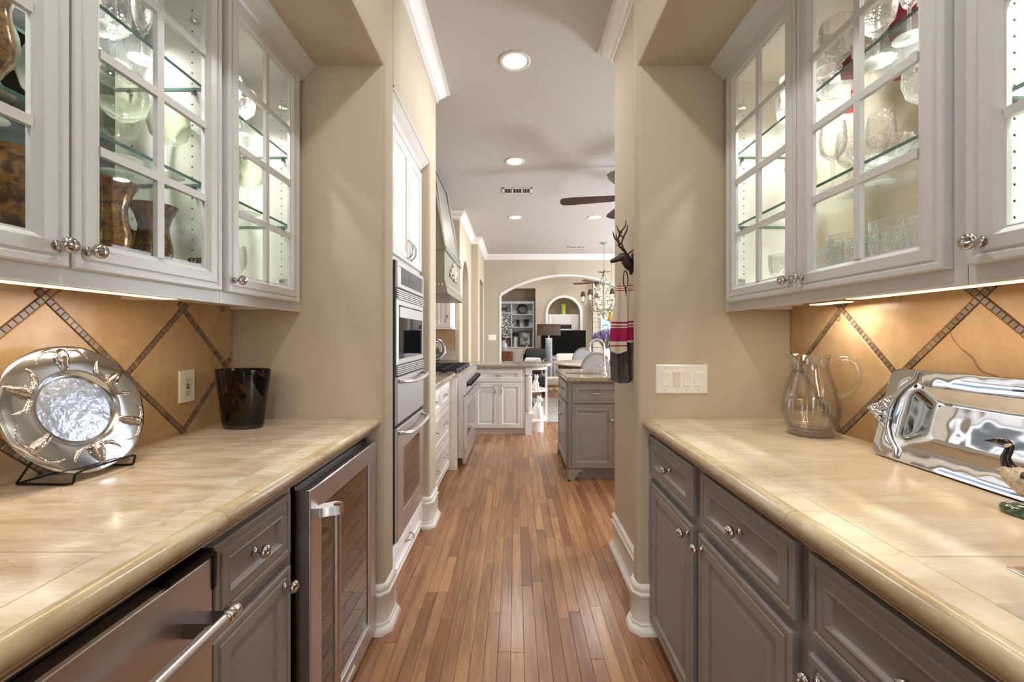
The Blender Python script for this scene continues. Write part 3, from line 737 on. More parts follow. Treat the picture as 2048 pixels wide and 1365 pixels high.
# ------------------------------------------------------------------ wine cooler
wc = thing('wine_cooler', 'stainless wine cooler with a glass door under the left worktop', 'wine cooler', (-.586, 1.196, 0), LROT)
Ww, z0, z1 = .565, .03, .826
m = MB(); m.box(.012, .052, .03, Ww-.004, .58, .856); m.build('cabinet_body', BLACK, wc, smooth=0)
m = MB(); m.rings(0, z0, Ww, z1, [(0,.044),(0,.002),(.002,0),(.070,0),(.072,.002),(.073,.010)], cap=False); dr = bevel(m.build('door', STEEL, wc, smooth=20), .001, 1)
gd = NT('dark_door_glass'); gd.b.inputs['Base Color'].default_value = srgb((30,24,20)); gd.b.inputs['Roughness'].default_value = .03; gd.b.inputs['IOR'].default_value = 2.3; gd.b.inputs['Coat Weight'].default_value = .6
DGLASS = gd.m
m = MB(); m.box(.072, .008, z0+.072, Ww-.072, .014, z1-.072); m.build('glass_pane', DGLASS, dr, smooth=0)
m = MB(); m.box(-.002, .044, .02, Ww-.004, .052, .835); m.build('gasket', BLACK, wc, smooth=0)
m = MB(); m.tube([(.054, -.052, .757), (.054, -.052, .12)], .0125, 20); m.build('handle', STEEL, wc, smooth=50)
for z in (.752, .135):
    m = MB(); m.prism([(.020, .001), (.020, -.016), (.040, -.066), (.070, -.066), (.076, -.040), (.060, -.012), (.040, .001)], z-.012, z+.014)
    m.build('handle_bracket', CHROME, wc)
m = MB(); m.lathe([(.0001,0),(.010,0),(.010,.002),(.0001,.002)], 20, c=(.055,-.053,.766)); m.build('badge', simple('red_enamel_badge', (120,32,50), .25), wc)
m = MB(); m.box(.25, -.003, .052, .33, 0, .068); m.box(.255, -.0045, .056, .325, -.003, .064); m.build('nameplate', CHROME, wc)
# ------------------------------------------------------------------ ice maker / undercounter unit, left foreground
im = thing('ice_maker', 'stainless undercounter appliance with bar handle, left foreground', 'appliance', (-.60, .215, 0), LROT)
Wi = .612
m = MB(); m.box(.006, .03, .05, Wi-.006, .58, .857); m.build('cabinet_body', BLACK, im, smooth=0)
m = MB(); m.prism([(0, .05), (0, .830), (.006, .834), (.028, .838), (.028, .05)], 0, Wi, 'x'); bevel(m.build('door', STEEL, im, smooth=20), .0015, 2)
m = MB(); m.prism([(-.003, .8345), (.030, .842), (.030, .848), (-.006, .838)], Wi-.105, Wi+.006, 'x'); m.prism([(-.004, .77), (-.006, .838), (.02, .845), (.02, .77), (.006, .755)], Wi+.0005, Wi+.007, 'x')
m.build('corner_bracket', BLACK, im, smooth=20)
m = MB(); m.tube([(.03, -.052, .735), (Wi-.045, -.052, .735)], .0135, 20); m.build('handle', STEEL, im, smooth=50)
for x in (.012, Wi-.045):
    m = MB(); m.lathe([(.0145,0),(.0155,.003),(.0155,.008),(.0145,.010),(.0155,.014),(.0155,.034),(.0135,.037),(.0001,.037)], 20, M=Matrix.Rotation(PI/2,3,'Y'), c=(x,-.052,.735)); m.build('handle_cap', CHROME, im)
for x in (.05, Wi-.06): m = MB(); m.box(x-.014, -.055, .722, x+.022, 0, .750); m.build('handle_bracket', STEELD, im, smooth=20)
# ------------------------------------------------------------------ outlet and light switches
ot = thing('power_outlet', 'white power outlet with red and black buttons on the left backsplash', 'outlet', (XBL+.0062, 1.534, 1.085), LROT)
m = MB(); m.rings(-.036, -.059, .036, .059, [(0,0),(0,-.003),(.003,-.006)]); m.build('cover_plate', WHITEP, ot, smooth=20)
m = MB(); m.box(-.0165, -.0072, -.034, .0165, -.005, .034); m.build('socket_face', IVORY, ot, smooth=0)
m = MB(); m.box(-.006, -.0085, .002, .006, -.006, .007); m.build('reset_button', RED, ot, smooth=0, label='red button')
m = MB(); m.box(-.006, -.0085, -.008, .006, -.006, -.003); m.build('test_button', BLACK, ot, smooth=0, label='black button')
m = MB()
for zc in (.020, -.021):
    for xx in (-.006, .006): m.box(xx-.0009, -.0074, zc-.003, xx+.0009, -.007, zc+.004)
    m.lathe([(.0001,0),(.0022,0),(.0022,.0004),(.0001,.0004)], 8, M=Matrix.Rotation(PI/2,3,'X'), c=(0,-.0072,zc-.009))
m.build('slot', simple('outlet_slot', (70,60,50), .6), ot, smooth=0)
sw = thing('light_switch', 'white four-gang rocker switch plate on the right end wall', 'light switch', (X(1362.5, YE), YE-.0003, Z(758.5, YE)))
w_ = (X(1414.5, YE)-X(1310.5, YE))/2; h_ = (Z(729.5, YE)-Z(787.5, YE))/2
m = MB(); m.rings(-w_, -h_, w_, h_, [(0,0),(0,-.003),(.004,-.0065)]); m.build('cover_plate', WHITEP, sw, smooth=20)
for k, xc in enumerate((-.066, -.020, .026, .072)):
    m = MB(); m.prism([(-.0075, -.030), (-.0105, -.028), (-.0072, .001), (-.0125, .030), (-.006, .032), (-.006, -.032)], -.0145, .0145, 'x')
    m.build('rocker', IVORY if k == 1 else WHITEP, sw, (xc-.003, 0, 0), smooth=20, **({'label': 'ivory rocker'} if k == 1 else {}))
m = MB()
for xc in (-.066, -.020, .026, .072):
    for zc in (-.048, .048): m.lathe([(.0001,0),(.002,0),(.002,.0006),(.0001,.0006)], 8, M=Matrix.Rotation(PI/2,3,'X'), c=(xc-.003,-.0064,zc))
m.build('screw', STEELD, sw)
# ------------------------------------------------------------------ things on the left worktop
CT = .915
def local_frame(x, y, z, yaw, tilt=0): return dict(loc=(x, y, z), rot=(tilt, 0, yaw))
MY = Matrix.Rotation(PI/2, 3, 'X')           # lathe axis z -> -y (towards the viewer of the thing)
pl = thing('platter', 'round polished metal platter with longhorn head reliefs on a wire stand', 'platter', (-1.118, 1.062, 1.083), rot=(math.radians(-19), 0, math.radians(88)))
wob = lambda a, z: .005*math.sin(6*a+.7)+.003*math.sin(11*a)
m = MB(); m.lathe([(.0001,-.006),(.070,-.006),(.085,.002),(.100,.006),(.160,.012),(.166,.010),(.166,.014),(.158,.018),(.104,.012),(.0975,.013),(.093,.008),(.088,.001),(.080,-.002),(.0001,-.002)], 72, M=MY, rib=wob)
m.build('rim', POLISH, pl, smooth=50)
m = MB(); m.lathe([(.0001,-.0018),(.081,-.0018),(.084,.0005),(.082,.001),(.0001,-.0008)], 48, M=MY); m.build('centre', PLATEC, pl, smooth=50, label='hammered pale centre')
def longhorn():
    m = MB()
    m.tube([(0,-.008,.028),(0,-.017,.020),(0,-.021,.008),(0,-.020,-.006),(0,-.016,-.018),(0,-.014,-.027),(0,-.010,-.032)], [.006,.012,.0125,.0095,.0075,.0080,.004], 12)
    m.ball((0,-.015,-.026), .0080, .005, .006)
    for s in (-1, 1):
        m.tube([(s*.006,-.015,.022),(s*.022,-.017,.026),(s*.040,-.017,.022),(s*.054,-.016,.008),(s*.062,-.014,-.010),(s*.067,-.013,-.020)], [.0055,.0056,.0050,.0042,.0030,.0010], 8)
        m.tube([(s*.010,-.014,.012),(s*.018,-.015,.010),(s*.023,-.012,.006)], [.003,.0035,.001], 8, flat=.6)
        m.ball((s*.0085,-.024,.004), .0018, n=6, m=4)
    for k in range(7): m.tube([(0,-.018,.022),(.006*math.cos(k*.9),-.023,.014+.004*math.sin(k)),(.009*math.cos(k*.9),-.021,.004)], [.002,.0022,.0008], 5)
    return m.mesh('longhorn_relief', RELIEF, 60)
lm = longhorn()
for k in range(6):
    a = PI/2+k*PI/3+.05; r = .128; inward = k % 2 == 0
    o = link(lm, 'longhorn_relief', pl, (r*math.cos(a), .002, r*math.sin(a)))
    o.rotation_euler = (0, -(a-PI/2)+(0 if inward else PI), 0)
def twist(pts, r=.0028, n=40):
    out = []; rs = []
    P = [Vector(p) for p in pts]; L = [0]
    for a, b in zip(P, P[1:]): L.append(L[-1]+(b-a).length)
    N = max(6, int(L[-1]/.0035))
    for i in range(N+1):
        d = L[-1]*i/N
        for j in range(len(P)-1):
            if d <= L[j+1]+1e-9: break
        t = (d-L[j])/max(L[j+1]-L[j], 1e-6); out.append(P[j].lerp(P[j+1], t)); rs.append(r*(1.25 if i % 2 else .72))
    return out, rs
st = thing('plate_stand', 'black twisted-wire plate stand holding the metal platter', 'plate stand', (-1.095, 1.062, CT), math.radians(88))
m = MB()
for s in (-1, 1):
    p, r = twist([(s*.075,.085,.0035),(s*.075,-.035,.0035),(s*.075,-.055,.006),(s*.075,-.060,.028)]); m.tube(p, r, 6)
p, r = twist([(-.075,-.060,.028),(-.060,-.066,.034),(.060,-.066,.034),(.075,-.060,.028)]); m.tube(p, r, 6)
p, r = twist([(-.075,.085,.0035),(.075,.085,.0035)]); m.tube(p, r, 6)
for s in (-1, 1):
    p, r = twist([(s*.075,.085,.0035),(s*.030,.062,.10),(0,.058,.135)]); m.tube(p, r, 6)
m.build('wire_frame', BLACKW, st, smooth=60)
tb = thing('glass_vase', 'dark tortoiseshell oval glass vase on the left worktop by the end wall', 'vase', (X(486,1.62), 1.62, CT), math.radians(-8))
m = MB(); m.lathe([(.0001,.0),(.074,.0),(.079,.006),(.0805,.016)], 48, sy=.62); m.build('base', simple('smoky_glass_base', (52,46,42), .08), tb, smooth=50)
m = MB(); m.lathe([(.0001,.012),(.0805,.012),(.084,.03),(.095,.12),(.109,.222),(.1085,.2255),(.105,.224),(.092,.12),(.080,.03),(.0001,.026)], 48, sy=.60, rib=lambda a, z: .006*math.sin(2*a+8*z))
m.build('body', TORT, tb, smooth=50)
# ------------------------------------------------------------------ things on the right worktop
pt = thing('glass_pitcher', 'clear fluted glass pitcher on the right worktop by the end wall', 'pitcher', (X(1620,1.50), 1.50, CT), math.radians(-55))
rb = lambda a, z: .018*math.cos(22*a)*max(0, min(1, (.16-z)/.06))*(z > .022)
def spout(a, z): return rb(a, z)+(.28*max(0, math.cos(a-PI))**6*max(0, (z-.235)/.05))
m = MB(); m.shell([(.0001,.004),(.058,.002),(.068,.004),(.072,.018),(.076,.03),(.088,.075),(.0905,.105),(.084,.15),(.068,.20),(.058,.235),(.056,.255),(.060,.278),(.063,.287),(.0605,.287),(.0575,.278),(.0535,.255),(.0555,.235),
    (.0655,.20),(.0815,.15),(.088,.105),(.0855,.075),(.073,.036),(.062,.026),(.0001,.024)], 66, rib=spout); m.build('body', PITCH, pt, smooth=60)
m = MB(); m.lathe([(.0001,.0045),(.057,.0035),(.066,.006),(.069,.018),(.0655,.0225),(.0001,.021)], 40); m.build('thick_base', PITCHB, pt, smooth=40)
m = MB(); m.tube([(.054,0,.262),(.080,0,.277),(.108,0,.279),(.132,0,.262),(.142,0,.232),(.138,0,.196),(.120,0,.165),(.098,0,.150),(.084,0,.146)], [.012,.011,.0105,.010,.0098,.0098,.011,.0135,.015], 14, flat=.75)
m.build('handle', PITCH, pt, smooth=60)
def rrect(w, h, r, y, n=6, wav=0):
    pts = []; r = max(r, .002)
    for cx, cz, a0 in ((w/2-r, h/2-r, 0), (-w/2+r, h/2-r, PI/2), (-w/2+r, -h/2+r, PI), (w/2-r, -h/2+r, 1.5*PI)):
        for i in range(n+1): a = a0+PI/2*i/n; pts.append((cx+r*math.cos(a), y, cz+r*math.sin(a)))
    return pts
def loft(m, loops, cap0=True, cap1=True):
    n = len(loops[0]); vs = [p for l in loops for p in l]; fs = []
    for j in range(len(loops)-1):
        for k in range(n): fs.append((j*n+k, j*n+(k+1)%n, (j+1)*n+(k+1)%n, (j+1)*n+k))
    if cap0: fs.append(tuple(range(n))[::-1])
    if cap1: fs.append(tuple((len(loops)-1)*n+k for k in range(n)))
    m.add(vs, fs)
TW, TH = .64, .262
ty = thing('serving_tray', 'long polished metal serving tray leaning on the right backsplash', 'tray', (1.088, 1.262-TW/2, CT+.001), rot=(math.radians(-15), 0, RROT))
m = MB(); cz = TH/2
L_ = [rrect(TW, TH, .030, .001), rrect(TW, TH, .030, -.003), rrect(TW-.01, TH-.01, .028, -.004), rrect(TW-.14, TH-.085, .03, .001), rrect(TW-.165, TH-.10, .03, .006), rrect(TW-.23, TH-.15, .028, .024), rrect(TW-.26, TH-.17, .02, .026)]
B_ = [rrect(TW-.26, TH-.17, .02, .029), rrect(TW-.22, TH-.14, .03, .027), rrect(TW-.155, TH-.09, .03, .008), rrect(TW-.13, TH-.08, .03, .004), rrect(TW, TH, .030, .001)]
loops = [[(p[0], p[1]-.012, p[2]+cz) for p in l] for l in L_+B_]
loft(m, loops, False, False)
b0 = len(m.v); m.add(loops[6], [tuple(range(len(loops[6])))]); m.add(loops[7], [tuple(range(len(loops[7])))[::-1]])
m.build('dish', TRAYM, ty, smooth=70)
for s in (-1, 1):
    m = MB(); e = -s*TW/2
    m.tube([(e+s*.085,-.019,TH-.004),(e+s*.080,-.021,TH-.03),(e+s*.055,-.021,TH-.055),(e+s*.038,-.021,TH-.085),(e+s*.034,-.021,TH/2),(e+s*.038,-.021,.085),(e+s*.055,-.021,.055),(e+s*.080,-.021,.03),(e+s*.085,-.019,.004)], .0055, 10)
    m.build('scroll_border', POLISH, ty, smooth=60)
    m = MB(); random.seed(3)
    for k in range(26):
        t = k/25; xx = e-s*(.060*t-.03); sp = .034*(1-t)**.8+.004
        for q in range(3):
            zz = TH/2+random.uniform(-sp, sp); m.ball((xx, -.018+random.uniform(-.004,.006), zz), .0055+.003*random.random(), n=7, m=5)
    m.tube([(e-s*.03,-.014,TH/2),(e-s*.034,-.014,TH/2+.010),(e-s*.046,-.014,TH/2+.004),(e-s*.046,-.014,TH/2-.004),(e-s*.034,-.014,TH/2-.010)], .004, 8, closed=True)
    m.tube([(e+s*.03,-.016,TH/2+.05),(e,-.016,TH/2+.03),(e-s*.02,-.016,TH/2+.014)], .0045, 8); m.tube([(e+s*.03,-.016,TH/2-.05),(e,-.016,TH/2-.03),(e-s*.02,-.016,TH/2-.014)], .0045, 8)
    m.build('filigree_handle', POLISH, ty, smooth=60)
# goose decoy
gs = thing('goose_figurine', 'painted goose figurine with black neck on a green glazed base', 'figurine', (1.024, .796, CT), math.radians(114))
GB = mottled('goose_feather_paint', [(.3,(120,92,66)),(.45,(196,180,156)),(.6,(214,204,186)),(.75,(150,120,90))], 90, .3, coat=.4)
GD = mottled('goose_dark_feathers', [(.3,(18,14,12)),(.5,(58,44,34)),(.62,(26,20,16)),(.72,(190,176,156)),(.8,(34,26,20))], 120, .2, coat=.6)
GREEN = mottled('green_glaze', [(.3,(30,52,36)),(.5,(64,92,64)),(.65,(28,34,26)),(.8,(120,142,116))], 34, .06, coat=1)
m = MB(); m.lathe([(.0001,0),(.050,0),(.053,.004),(.053,.010),(.048,.016),(.030,.020),(.0001,.021)], 32, sy=.72, c=(.016,0,0)); m.lathe([(.018,.018),(.014,.026),(.016,.040)], 16, c=(.008,0,0)); m.build('base', GREEN, gs, smooth=60)
m = MB(); m.tube([(-.095,0,.070),(-.080,0,.066),(-.050,0,.060),(-.010,0,.058),(.030,0,.064),(.052,0,.076),(.060,0,.090)], [.004,.014,.029,.034,.030,.020,.010], 18); m.build('body', GB, gs, smooth=60)
m = MB()
for s in (-1, 1): m.tube([(.032,s*.016,.078),(.0,s*.021,.080),(-.045,s*.018,.078),(-.085,s*.008,.074),(-.105,s*.003,.074)], [.010,.0185,.017,.009,.002], 12, flat=.9)
m.build('wing', GD, gs, smooth=60)
m = MB(); m.tube([(.050,0,.082),(.058,0,.094),(.060,0,.108),(.056,0,.120),(.054,0,.130),(.058,0,.138)], [.013,.010,.0075,.0068,.007,.0072], 14); m.ball((.064,0,.1385), .0125, .0082, .0085)
m.build('neck', simple('glossy_black_glaze', (14,12,12), .12, coat=1), gs, smooth=60)
m = MB(); m.tube([(.072,0,.139),(.081,0,.1365),(.089,0,.135)], [.006,.004,.0018], 10, flat=.7); m.build('bill', simple('dark_bill', (50,30,22), .3), gs, smooth=60)
m = MB(); m.ball((.056,0,.133), .0072, .0080, .0085); m.build('cheek_patch', simple('cream_cheek', (226,208,184), .3), gs, smooth=60)
# small silver dish at the frame's edge
sd = thing('silver_dish', 'small square silver dish at the right edge of the worktop', 'dish', (.716, .487, CT))
m = MB(); lo = []
for (w_, z_, r_) in ((.104,.001,.012),(.108,.004,.014),(.114,.036,.014),(.118,.042,.012),(.136,.047,.010),(.137,.049,.010),(.134,.0495,.010),(.112,.045,.012),(.108,.038,.012),(.100,.006,.010)):
    lo.append([(p[0], p[2], z_) for p in rrect(w_, w_, r_, 0)])
loft(m, lo); m.build('bowl', POLISH, sd, smooth=50)
# ------------------------------------------------------------------ glassware
def gmesh(kind):
    m = MB()
    if kind == 'goblet':
        r = lambda a, z: (.05*math.cos(12*a) if z > .075 else .06*math.cos(12*a)*(z < .008))
        m.shell([(.0001,.001),(.036,.001),(.036,.003),(.010,.008),(.0045,.016),(.0045,.045),(.008,.055),(.005,.064),(.018,.075),(.033,.095),(.038,.125),(.039,.165),(.0375,.165),(.036,.125),(.031,.098),(.0001,.080)], 36, rib=r)
    elif kind == 'balloon':
        m.shell([(.0001,.001),(.038,.001),(.038,.003),(.012,.007),(.004,.014),(.0038,.085),(.006,.092),(.022,.098),(.044,.118),(.052,.148),(.050,.178),(.041,.205),(.0395,.205),(.048,.178),(.050,.148),(.042,.120),(.0001,.097)], 32)
    elif kind == 'wine':
        m.shell([(.0001,.001),(.033,.001),(.033,.003),(.010,.006),(.0036,.013),(.0036,.085),(.014,.094),(.030,.112),(.035,.140),(.033,.175),(.029,.195),(.0278,.195),(.0335,.140),(.028,.114),(.0001,.093)], 28)
    elif kind == 'flute':
        r = lambda a, z: .04*math.cos(10*a)*(z > .08)
        m.shell([(.0001,.001),(.031,.001),(.031,.003),(.009,.006),(.0036,.013),(.0036,.070),(.012,.080),(.020,.11),(.025,.16),(.028,.215),(.0268,.215),(.0235,.16),(.0185,.112),(.0001,.082)], 30, rib=r)
    elif kind == 'tumbler':
        r = lambda a, z: .05*math.cos(14*a)*(.004 < z < .06)
        m.shell([(.0001,.001),(.033,.001),(.035,.006),(.039,.055),(.041,.092),(.0395,.092),(.037,.055),(.033,.012),(.0001,.010)], 42, rib=r)
    elif kind == 'bowl':
        r = lambda a, z: .05*math.cos(16*a)
        m.shell([(.0001,.001),(.040,.001),(.044,.006),(.060,.030),(.078,.064),(.083,.078),(.0805,.078),(.075,.064),(.057,.033),(.0001,.010)], 64, rib=r)
    elif kind == 'vase':
        m.lathe([(.0001,.0),(.036,.0),(.040,.006),(.026,.018),(.020,.030),(.026,.044),(.040,.070),(.043,.100),(.036,.140),(.034,.165),(.042,.195),(.056,.222),(.0545,.223),(.041,.197),(.032,.165),(.034,.140),(.040,.100),(.0001,.060)], 32)
    elif kind == 'roundvase':
        m.lathe([(.0001,.0),(.036,.0),(.040,.006),(.030,.018),(.045,.04),(.066,.08),(.072,.12),(.066,.16),(.060,.182),(.064,.190),(.061,.190),(.056,.182),(.066,.12),(.0001,.03)], 36)
    return m
GM = {}
def gl_mesh(kind, mat):
    key = (kind, mat.name)
    if key not in GM: GM[key] = gmesh(kind).mesh(kind, mat, 60)
    return GM[key]
ORD = ['nearest', 'second', 'third', 'fourth', 'fifth', 'sixth', 'seventh', 'eighth', 'ninth']
NAMES = {'goblet': ('crystal_goblet', 'glass'), 'balloon': ('balloon_wine_glass', 'wine glass'), 'wine': ('wine_glass', 'wine glass'), 'flute': ('crystal_flute', 'glass'),
         'tumbler': ('crystal_tumbler', 'tumbler'), 'bowl': ('crystal_bowl', 'bowl'), 'vase': ('hurricane_vase', 'vase'), 'roundvase': ('round_vase', 'vase')}
def fill(cabtxt, shelftxt, z, side, items):
    """items: (kind, description, material, depth into the cabinet, Y, scale)"""
    by = {}
    for it in items: by.setdefault((it[0], it[1]), []).append(it)
    for (kind, desc), L in by.items():
        L.sort(key=lambda i: -i[4])
        for k, (kd, ds, mt, dp, y, sc) in enumerate(L):
            x = side*((.92 if side < 0 else .90)+dp)
            o = link(gl_mesh(kind, mt), NAMES[kind][0], None, (x, y, z+.0005), (0, 0, random.random()*6)); o.scale = (sc if isinstance(sc, tuple) else (sc, sc, sc))
            pos = '' if len(L) == 1 else ', '+('nearest the end wall' if k == 0 else ORD[k]+' from the end wall')
            o['label'] = desc+', '+shelftxt+' '+cabtxt+pos; o['category'] = NAMES[kind][1]
            if len(L) > 1: o['group'] = desc+'s, '+shelftxt+' '+cabtxt
random.seed(11)
A_, G_, B_l, C_ = AMBER, CRYSTAL, BALLOON, CRYSTAL
LDC, LSC, RDC, RNC = 'in left double cabinet', 'in left single cabinet', 'in right double cabinet', 'in right near cabinet'
fill(LDC, 'bottom', 1.4105, -1, [('vase', 'tall amber vase', A_, .105, 1.185, 1.02), ('vase', 'tall amber vase', A_, .22, 1.225, .74), ('vase', 'tall amber vase', A_, .20, 1.105, 1.06), ('vase', 'tall amber vase', A_, .10, 1.045, 1.10),
    ('roundvase', 'round amber vase', A_, .12, .845, 1.22), ('vase', 'tall amber vase', A_, .23, .99, .85), ('vase', 'tall amber vase', A_, .22, .74, .9), ('vase', 'tall amber vase', A_, .11, .68, 1.0), ('roundvase', 'round amber vase', A_, .13, .50, 1.1)])
fill(LDC, 'middle shelf', 1.7355, -1, [('balloon', 'pale green balloon glass', B_l, .12, 1.105, 1.12), ('balloon', 'pale green balloon glass', B_l, .225, 1.20, 1.0), ('balloon', 'pale green balloon glass', B_l, .095, 1.225, 1.0), ('balloon', 'pale green balloon glass', B_l, .225, 1.03, 1.1),
    ('vase', 'amber vase', A_, .10, .80, 1.05), ('balloon', 'pale green balloon glass', B_l, .22, .89, 1.1), ('balloon', 'pale green balloon glass', B_l, .20, .70, 1.1), ('balloon', 'pale green balloon glass', B_l, .12, .96, 1.05)])
fill(LDC, 'top shelf', 2.0305, -1, [('goblet', 'cut crystal goblet', C_, .11, 1.03, 1.2), ('goblet', 'cut crystal goblet', C_, .21, 1.08, 1.15), ('flute', 'crystal flute', C_, .11, 1.155, 1.05), ('flute', 'crystal flute', C_, .22, 1.24, 1.05), ('goblet', 'cut crystal goblet', C_, .20, .96, 1.15), ('goblet', 'cut crystal goblet', C_, .21, 1.17, 1.1),
    ('bowl', 'crystal bowl', C_, .14, .82, 1.0), ('goblet', 'cut crystal goblet', C_, .14, .66, 1.1)])
fill(LSC, 'bottom', 1.4105, -1, [('wine', 'clear wine glass', C_, .12, 1.56, 1), ('tumbler', 'clear tumbler', C_, .23, 1.63, 1.05), ('wine', 'clear wine glass', C_, .23, 1.50, 1.0)])
fill(LSC, 'middle shelf', 1.7355, -1, [('balloon', 'pale green balloon glass', B_l, .10, 1.60, 1.05), ('balloon', 'pale green balloon glass', B_l, .22, 1.53, 1.1), ('balloon', 'pale green balloon glass', B_l, .23, 1.66, 1.1), ('balloon', 'pale green balloon glass', B_l, .10, 1.47, 1.0)])
fill(LSC, 'top shelf', 2.0305, -1, [('goblet', 'cut crystal goblet', C_, .11, 1.50, 1.05), ('goblet', 'cut crystal goblet', C_, .12, 1.60, 1.05), ('goblet', 'cut crystal goblet', C_, .23, 1.68, 1.05), ('flute', 'crystal flute', C_, .23, 1.56, 1.0)])
fill(RDC, 'bottom', 1.4105, 1, [('tumbler', 'wide cut crystal ice bucket', C_, .12, 1.105, (1.6,1.6,1.8)), ('tumbler', 'tall crystal tumbler', C_, .10, 1.255, (1.25,1.25,1.75)), ('tumbler', 'tall crystal tumbler', C_, .12, 1.375, (1.25,1.25,1.7)), ('tumbler', 'tall crystal tumbler', C_, .235, 1.15, (1.3,1.3,1.95)), ('tumbler', 'tall crystal tumbler', C_, .235, 1.29, (1.3,1.3,1.75)), ('goblet', 'squat crystal goblet', C_, .12, 1.50, 1.05),
    ('goblet', 'squat crystal goblet', C_, .22, 1.56, 1.0), ('goblet', 'squat crystal goblet', C_, .13, 1.62, 1.05), ('tumbler', 'tall crystal tumbler', C_, .21, .97, (1.3,1.3,1.9)), ('goblet', 'squat crystal goblet', C_, .22, 1.42, 1.0)])
fill(RDC, 'middle shelf', 1.7355, 1, [('bowl', 'cut crystal bowl', C_, .12, 1.17, .9), ('wine', 'clear wine glass', C_, .12, 1.34, 1.1), ('wine', 'clear wine glass', C_, .22, 1.28, 1.1), ('balloon', 'large clear goblet', C_, .12, 1.02, 1.12), ('wine', 'clear wine glass', C_, .22, 1.40, 1.1), ('wine', 'clear wine glass', C_, .12, 1.52, 1.0), ('wine', 'clear wine glass', C_, .22, 1.60, 1.0), ('balloon', 'large clear goblet', C_, .22, 1.08, 1.1)])
fill(RDC, 'top shelf', 2.0305, 1, [('goblet', 'cut crystal goblet', C_, .10, 1.29, 1.25), ('goblet', 'cut crystal goblet', C_, .13, 1.385, 1.25), ('goblet', 'cut crystal goblet', C_, .11, 1.165, 1.15), ('flute', 'crystal flute', C_, .11, 1.07, 1.1), ('wine', 'ruby red wine glass', REDG, .23, 1.215, 1.0), ('wine', 'ruby red wine glass', REDG, .23, 1.40, 1.0),
    ('flute', 'crystal flute', C_, .12, 1.56, .95), ('goblet', 'cut crystal goblet', C_, .17, 1.64, 1.05), ('flute', 'crystal flute', C_, .22, 1.02, 1.1), ('flute', 'crystal flute', C_, .22, 1.13, 1.1), ('goblet', 'cut crystal goblet', C_, .20, 1.30, 1.1), ('goblet', 'cut crystal goblet', C_, .21, 1.48, 1.1)])
fill(RNC, 'bottom', 1.4105, 1, [('tumbler', 'crystal tumbler', C_, .2, .70, 1.1), ('tumbler', 'crystal tumbler', C_, .14, .56, 1.1)])
fill(RNC, 'middle shelf', 1.7355, 1, [('wine', 'clear wine glass', C_, .2, .55, 1.1), ('wine', 'clear wine glass', C_, .14, .46, 1.1)])
# ------------------------------------------------------------------ deer head hook and towels
dh = thing('deer_head_hook', 'dark bronze deer head wall hook on the right passage wall', 'wall hook', (.60, 2.115, 1.655))
m = MB(); m.lathe([(.0001,0),(.036,0),(.034,.008),(.0001,.010)], 20, M=Matrix.Rotation(-PI/2,3,'Y'), sy=.8)
m.tube([(-.004,0,-.045),(-.022,0,-.030),(-.036,0,-.004),(-.045,0,.016),(-.060,0,.014),(-.084,0,.003),(-.104,0,-.005),(-.116,0,-.009)], [.020,.024,.027,.026,.021,.0145,.012,.008], 14)
m.tube([(-.008,0,-.03),(-.012,0,-.055),(-.014,0,-.075)], [.016,.012,.006], 10); m.build('head', BRONZE, dh, smooth=60)
m = MB()
for s in (-1, 1): m.tube([(-.030,s*.018,.028),(-.020,s*.040,.036),(-.010,s*.056,.040)], [.006,.010,.002], 8, flat=.5)
m.build('ear', BRONZE, dh, smooth=60)
for s in (-1, 1):
    m = MB(); k = -.03 if s < 0 else 0
    m.tube([(-.034+k*.3,s*.010,.036),(-.046+k,s*.022,.062),(-.052+k*1.2,s*.036,.095),(-.038+k*1.3,s*.044,.128),(-.022+k,s*.044,.160),(-.018+k,s*.040,.190)], [.0055,.005,.0048,.0045,.0036,.0018], 8)
    m.tube([(-.050+k,s*.034,.085),(-.072+k,s*.034,.098),(-.080+k,s*.032,.125),(-.080+k,s*.030,.138)], [.0045,.004,.0032,.0015], 8)
    m.tube([(-.040+k,s*.044,.124),(-.060+k,s*.046,.140),(-.066+k,s*.044,.162)], [.004,.0034,.0015], 8); m.tube([(-.046+k,s*.024,.064),(-.060+k,s*.022,.072)], [.004,.0015], 8)
    m.build('antler', BRONZE, dh, smooth=60)
m = MB(); R_ = .044; m.tube([(-.040+.018*math.sin(2*PI*i/28), R_*.55*math.sin(2*PI*i/28), -.100+R_*math.cos(2*PI*i/28)) for i in range(28)], .0028, 8, closed=True); m.build('ring', BRONZE, dh, smooth=60)
def towel_mat():
    t = NT('cream_towel_magenta_stripes'); g = t.node('ShaderNodeTexCoord'); sp = t.node('ShaderNodeSeparateXYZ'); t.lk(g.outputs['Object'], sp.inputs[0])
    cr, mg = srgb((232,218,200)), srgb((178,30,88)); f = t.math('MULTIPLY', sp.outputs['Z'], -2.5)
    st = [(0,cr)]
    for a, b in ((.045,.058),(.080,.088),(.105,.114),(.50,.52),(.545,.56),(.575,.745),(.79,.805),(.86,.86)):
        if b > a: st += [(a,mg),(b,cr)]
    c = t.ramp(f, st, True); t.lk(c, t.b.inputs['Base Color']); t.b.inputs['Roughness'].default_value = .9
    t.bump(t.noise(t.pos((1,1,1)), 260, 2), .4); return t.m
